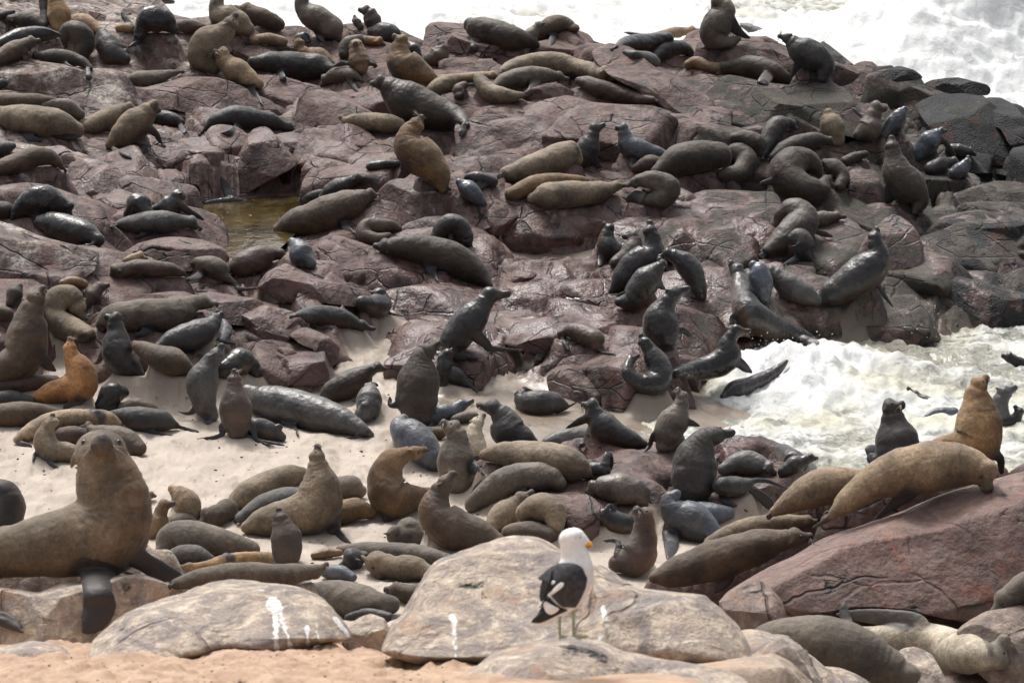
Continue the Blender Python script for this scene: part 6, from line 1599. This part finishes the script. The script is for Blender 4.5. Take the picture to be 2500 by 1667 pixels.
S("A1","L","k",.4,"-10 145 38;60 132 36;115 110 24","","black back in the very top left corner")
S("A1","L","g",.4,"-40 770 40;15 745 42","","dark blob of a seal at the left edge above the mottled brown heap")
S("A1","L","n",.2,"-30 855 40;60 838 30","","sliver of tan back at the left edge on top of the seal heap")
S("C1","L","n",.1,"1270 1450 22;1310 1430 28;1345 1415 32;N 1395 1420","","very small tan pup face beside the nearest seal's shoulder",cat="seal pup",name="seal_pup",whisk=False)
S("A2","L","g",.8,"1030 1485 36;1130 1470 42;1240 1462 34;1300 1450 20","","slick grey seal lying in the cleft left of the gold flecked brown seal")
# ---------------------------------------------------------------- gull
def build_gull():
    D = 12.55
    x0, y0, k = TILE["D3"]
    def P(x, y, dz=0): 
        d = D - dz / k * D / FPX
        return np.array(at(x0 + x / k, y0 + y / k, d))
    sc = D / FPX / k
    org = P(575, 1160)
    white = plain("white plumage", (.86, .86, .85), .75, .2, .25, 60, .06)
    slate = plain("slate black plumage", (.046, .047, .053), .65, .3, .4, 45, .35)
    black = plain("black wing tip plumage", (.008, .008, .008), .6)
    yel = plain("yellow bill", (.75, .42, .03), .4)
    red = plain("red bill spot", (.55, .06, .02), .4)
    leg = plain("pale olive leg", (.36, .38, .27), .5)
    eye = EYE
    SV, SF, MI = [], [], []
    def add(vf, mi=0):
        off = sum(len(v) for v in SV)
        SV.append(vf[0] - org); SF.extend([tuple(a + off for a in f) for f in vf[1]]); MI.extend([mi] * len(vf[1]))
    def tube(pts, up=(0, -1, 0), n=20, ex=1, ez=1, per=6):
        A = np.array([[*P(p[0], p[1], p[3] if len(p) > 3 else 0), p[2] * sc] for p in pts])
        C = catmull(A, per); p, r = rounded(C[:, :3], C[:, 3])
        T, S_, U_ = frames(p, up)
        return shell(p, r, S_, U_, n, ex=ex, ez=ez)
    root = bpy.data.objects.new("gull", None); root.location = org; COL.objects.link(root)
    tag(root, "black backed gull with white head and yellow bill standing on the low flat rock", "gull")
    # body with head and neck in one skin
    body = tube([(330, 1010, 26, -30), (400, 930, 78, -10), (490, 820, 146), (556, 680, 180), (590, 560, 166), (590, 470, 130), (570, 390, 112), (565, 320, 108), (575, 300, 96)], ex=1.0, ez=.95)
    head = tube([(540, 310, 96), (600, 300, 92), (650, 315, 60, 5), (680, 330, 38, 8)])
    me = bpy.data.meshes.new("t")
    add(body); add(head)
    me.from_pydata([tuple(v) for v in np.vstack(SV)], [], SF)
    o = bpy.data.objects.new("body", me); COL.objects.link(o); o.parent = root
    m = o.modifiers.new("r", 'REMESH'); m.mode = 'VOXEL'; m.voxel_size = .004
    m = o.modifiers.new("s", 'SMOOTH'); m.factor = .5; m.iterations = 6
    me.materials.append(white)
    dg = bpy.context.evaluated_depsgraph_get()
    em = bpy.data.meshes.new_from_object(o.evaluated_get(dg)); o.modifiers.clear(); o.data = em
    em.polygons.foreach_set("use_smooth", [True] * len(em.polygons))
    if not em.materials: em.materials.append(white)
    # folded wings: shells lying over the back, each a grid following the body
    from mathutils.bvhtree import BVHTree as BT
    vs = [Vector(v.co) for v in em.vertices]; fs = [tuple(p.vertices) for p in em.polygons]
    bt = BT.FromPolygons(vs, fs)
    def patch(name, poly, mat, lift, thick=.007, n=64, parent=root):
        """feather panel: outline in the bird's side view draped over the body"""
        out = catmull_closed([(x0 + a / k, y0 + b / k) for a, b in poly], n)
        cx, cy = out.mean(0)
        rings = 9
        top, Fc = [], []
        for r in range(rings + 1):
            t = r / rings
            for i in range(n):
                x = cx + (out[i, 0] - cx) * t; y = cy + (out[i, 1] - cy) * t
                d = ray(x, y); L = d.length
                h = bt.ray_cast(ORG - Vector(org), d / L, 40)
                if h[0] is None: dep = None
                else: dep = h[3] / L
                top.append([x, y, dep])
        good = [q[2] for q in top if q[2] is not None]
        dd = float(np.median(good)) if good else D
        arr = np.array([[q[0], q[1], q[2] if q[2] is not None else np.nan] for q in top]).reshape(rings + 1, n, 3)
        for i in range(n):
            last = arr[0, i, 2] if not np.isnan(arr[0, i, 2]) else dd
            for r in range(rings + 1):
                if np.isnan(arr[r, i, 2]): arr[r, i, 2] = last + .004
                last = arr[r, i, 2]
        for _ in range(3):
            z = arr[:, :, 2]; z = (z + np.roll(z, 1, 1) + np.roll(z, -1, 1)) / 3; arr[:, :, 2] = z
        fr, bk = [], []
        for r in range(rings + 1):
            e = 1 - (r / rings) ** 4
            for i in range(n):
                x, y, z = arr[r, i]
                fr.append(np.array(at(x, y, z - lift - thick * e)) - org)
                bk.append(np.array(at(x, y, z - lift + thick * (.5 + .4 * e))) - org)
        N_ = (rings + 1) * n
        for r in range(rings):
            for i in range(n):
                a = r * n + i; b = r * n + (i + 1) % n
                Fc.append((a, b, b + n, a + n)); Fc.append((a + N_, a + n + N_, b + n + N_, b + N_))
        for i in range(n):
            a = rings * n + i; b = rings * n + (i + 1) % n
            Fc.append((a, b, b + N_, a + N_))
        w = mesh_obj(name, fr + bk, Fc, mat, parent=parent)
        return w
    w1 = patch("wing", [(430, 520), (520, 512), (600, 525), (655, 560), (680, 620), (696, 650), (680, 740), (640, 830), (595, 905), (540, 905), (480, 900), (430, 860), (380, 800), (430, 740), (480, 690), (430, 650), (400, 590)], slate, .012)
    w2 = patch("wing", [(410, 530), (350, 570), (290, 620), (262, 655), (300, 665), (285, 720), (275, 800), (290, 860), (350, 790), (400, 740), (450, 700), (480, 650), (450, 580)], slate, .016)
    patch("wing_tip", [(340, 790), (300, 880), (262, 960), (205, 1025), (240, 1050), (330, 1025), (430, 975), (525, 930), (460, 905), (400, 860)], black, .010)
    patch("feather_edge", [(315, 690), (350, 668), (410, 668), (412, 690), (370, 715), (330, 715)], white, .024, .003, 32, w2)
    patch("feather_edge", [(360, 795), (400, 740), (450, 692), (492, 690), (480, 725), (430, 765), (385, 795)], white, .024, .003, 32, w1)
    patch("feather_edge", [(262, 915), (285, 850), (320, 785), (345, 790), (325, 840), (295, 890)], white, .024, .003, 32, w2)
    patch("feather_edge", [(308, 880), (330, 850), (380, 880), (450, 915), (420, 950), (370, 968), (330, 940)], white, .026, .003, 32, w1)
    tl = tube([(420, 960, 40, -25), (330, 1020, 36, -35), (240, 1060, 26, -40), (210, 1068, 12, -40)], ex=1, ez=.35)
    mesh_obj("tail", tl[0] - org, tl[1], white, parent=root)
    bl = tube([(660, 335, 34, 8), (700, 345, 27, 12), (725, 350, 19, 14), (740, 362, 8, 15)])
    bill = mesh_obj("bill", bl[0] - org, bl[1], yel, parent=root)
    rs = tube([(700, 368, 14, 14), (715, 366, 14, 15)]); mesh_obj("bill_spot", rs[0] - org, rs[1], red, parent=bill)
    iv, fi = icosphere()
    mesh_obj("eye", iv * (13 * sc) + (P(630, 292, 62) - org), fi, eye, parent=root)
    for lx, foot in ((572, 700), (450, 520)):
        dz = 0 if lx == 572 else -60
        lg = tube([(lx, 920, 24, dz), (lx + 2, 1020, 14, dz), (lx + 4, 1150, 13, dz)], n=10)
        l_ = mesh_obj("leg", lg[0] - org, lg[1], leg, parent=root)
        SVf, Ff = [], []
        for ex_, ey_ in ((foot, 1158), (foot - 20, 1172), (foot - 60, 1182)):
            t = tube([(lx + 4, 1150, 12, dz), ((lx + ex_) / 2, (1150 + ey_) / 2, 14, dz + 10), (ex_, ey_, 8, dz + 16)], n=8)
            off = sum(len(v) for v in SVf); SVf.append(t[0] - org); Ff += [tuple(a + off for a in f) for f in t[1]]
        mesh_obj("foot", np.vstack(SVf), Ff, leg, parent=l_)
# ---------------------------------------------------------------- put it together
place_all()
build_land()
build_sea()
build_pool("tide_pool", POOL, POOLZ, POOLM)
build_spray()
build_pebbles()
finish_seals()
build_gull()
print("seals", len(SEALS), "objects", len(scn.objects))
